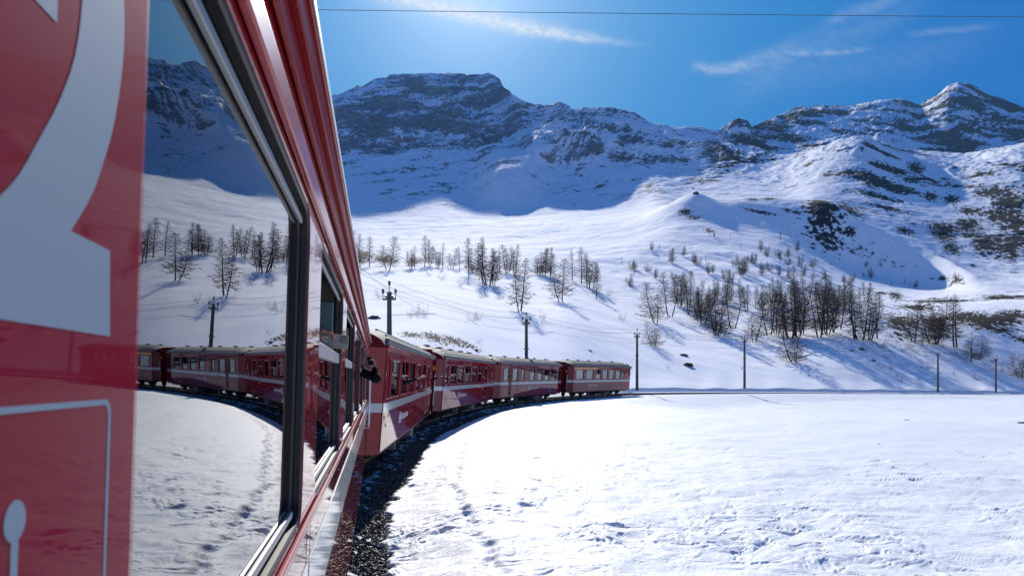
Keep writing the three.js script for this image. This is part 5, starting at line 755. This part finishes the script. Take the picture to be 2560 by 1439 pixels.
{
  // second: dark sleeve bent out of a window farther on, phone raised
  const { f, n } = coachAxis(), up = V(0, 1, 0);
  const t = thing('person', 'person with long brown hair leaning a black sleeved arm out of a window', 'person');
  const sh = at(893, 922, 9.35), elbow = at(940, 946, 9.05), wrist = at(936.5, 919, 9.2), toP = at(930, 893, 9.3);
  const along = toP.clone().sub(wrist).normalize(), back = n.clone().addScaledVector(along, -n.dot(along)).normalize(), acr = along.clone().cross(back).normalize();
  const hb = hand(wrist, along, back, acr, [0.9, 0.9, 0.95, 1.0], 1.0), head = at(893, 889, 9.5), look = f.clone();
  mesh('body', mergeGeometries([flesh(hb.concat([[wrist, 0.027, wrist.clone().lerp(elbow, 0.3), 0.034]]), 0.009, 0.004), flesh([[wrist.clone().lerp(elbow, 0.2), 0.034, elbow, 0.042], [elbow, 0.042, sh, 0.055], ...headBones(head, look)], 0.02, 0.01)].map((g) => { const k = new THREE.BufferGeometry(); k.setAttribute('position', g.attributes.position); k.setAttribute('normal', g.attributes.normal); return k; })), skinM, t);
  const hip = sh.clone().addScaledVector(up, -0.55).addScaledVector(n, -0.28);
  mesh('jacket', flesh([[wrist.clone().lerp(elbow, 0.18), 0.040, elbow, 0.054], [elbow, 0.055, sh, 0.07], [sh, 0.08, sh.clone().addScaledVector(n, -0.32), 0.09], [sh.clone().addScaledVector(n, -0.16), 0.13, hip, 0.16]], 0.035, 0.012), darkCloth, t);
  mesh('hair', flesh([[head.clone().addScaledVector(up, 0.05), 0.105, head.clone().addScaledVector(f, -0.05).addScaledVector(up, -0.04), 0.095], [head.clone().addScaledVector(f, -0.06), 0.085, head.clone().addScaledVector(f, -0.06).addScaledVector(up, -0.24), 0.06], [head.clone().addScaledVector(n, 0.07), 0.05, head.clone().addScaledVector(n, 0.085).addScaledVector(up, -0.2), 0.035]], 0.03, 0.01), hairBrown, t);
  face(t, head, look);
  const rx = along, out = V(0, 0, 1).addScaledVector(rx, -rx.z).normalize(), u = out.clone().cross(rx).normalize();
  phone('phone', 'dark blue phone raised by the black sleeved arm', wrist.clone().addScaledVector(along, 0.125).addScaledVector(back, -0.035), rx, u, out, phys(0.01, 0.025, 0.07, { roughness: 0.3, clearcoat: 1 }), false);
}
// passengers in the farther coaches: head, shoulders and an arm on the lowered sash
function passenger(coachG, x, label, o = {}) {
  const t = thing('person', label, 'person', o.group); coachG.updateMatrixWorld(true); coachG.getWorldPosition(t.position); t.quaternion.copy(coachG.quaternion);
  const zi = o.z ?? 1.02, head = V(x, (o.y ?? 2.48), zi), look = V(o.look ?? -0.5, 0, 0.85).normalize(), sh = head.clone().add(V(0.17, -0.27, -0.05)), sh2 = head.clone().add(V(-0.17, -0.27, -0.05));
  const B = [...headBones(head, look)]; const J = [[sh, 0.085, sh2, 0.085], [head.clone().add(V(0, -0.32, -0.08)), 0.14, head.clone().add(V(0, -0.8, -0.2)), 0.17]];
  const arm = (s, e, w) => { J.push([s, 0.07, e, 0.052], [e, 0.052, e.clone().lerp(w, 0.82), 0.042]); const a = w.clone().sub(e).normalize(), b = V(0, 1, 0).addScaledVector(a, -a.y).normalize(); B.push([e.clone().lerp(w, 0.7), 0.033, w, 0.026], ...hand(w, a, b, a.clone().cross(b), [0.6, 0.6, 0.6, 0.7])); };
  arm(sh, V(x + 0.26, 2.08, zi + 0.08), o.reach ? V(x + o.reach[0], o.reach[1], o.reach[2]) : V(x + 0.05, 2.1, zi + 0.2)); arm(sh2, V(x - 0.27, 2.06, zi + 0.05), V(x - 0.02, 2.06, zi + 0.18));
  mesh('body', flesh(B, 0.012, o.reach ? 0.011 : 0.0085), skinM, t); mesh('jacket', flesh(J, 0.04, 0.018), o.cloth ?? darkCloth, t);
  mesh('hair', flesh([[head.clone().add(V(0, 0.055, -0.02)), 0.098, head.clone().addScaledVector(look, -0.055), 0.09]], 0.03, 0.014), o.hair ?? hairDark, t); face(t, head, look);
}
const oX = (c, d) => d - c.L / 2;
passenger(c2, oX(COACH[1], 4.2), 'person stretching an arm from the first lowered window of the second coach', { reach: [0.35, 2.36, 1.72], y: 2.42, look: 0.5 });
passenger(c2, oX(COACH[1], 14.5), 'person reaching out at the far end of the second coach', { reach: [-0.2, 2.34, 1.75], y: 2.4, look: 0.2 });
passenger(c3, oX(COACH[2], 2.1), 'person looking out of the first wide window of the third coach', { y: 2.44, look: -0.6, z: 1.08, cloth: greyCloth });
passenger(c3, oX(COACH[2], 5.6), 'person with orange hair in the lowered middle window of the third coach', { y: 2.46, look: -0.7, hair: std(0.22, 0.08, 0.02, 0.7) });
passenger(c4, oX(COACH[3], 6.9), 'person in the half lowered window left of centre of the fourth coach', { y: 2.5, look: -0.6, hair: hairBrown });
passenger(c4, oX(COACH[3], 12.4), 'person leaning on the lowered last wide window of the fourth coach', { y: 2.42, look: -0.8, z: 1.12, cloth: greyCloth });
passenger(c5, oX(COACH[4], 5.75), 'person in the lowered window right of the yellow stripe on the last coach', { y: 2.46, look: -0.5, cloth: greyCloth });
renderer.render(scene, camera);
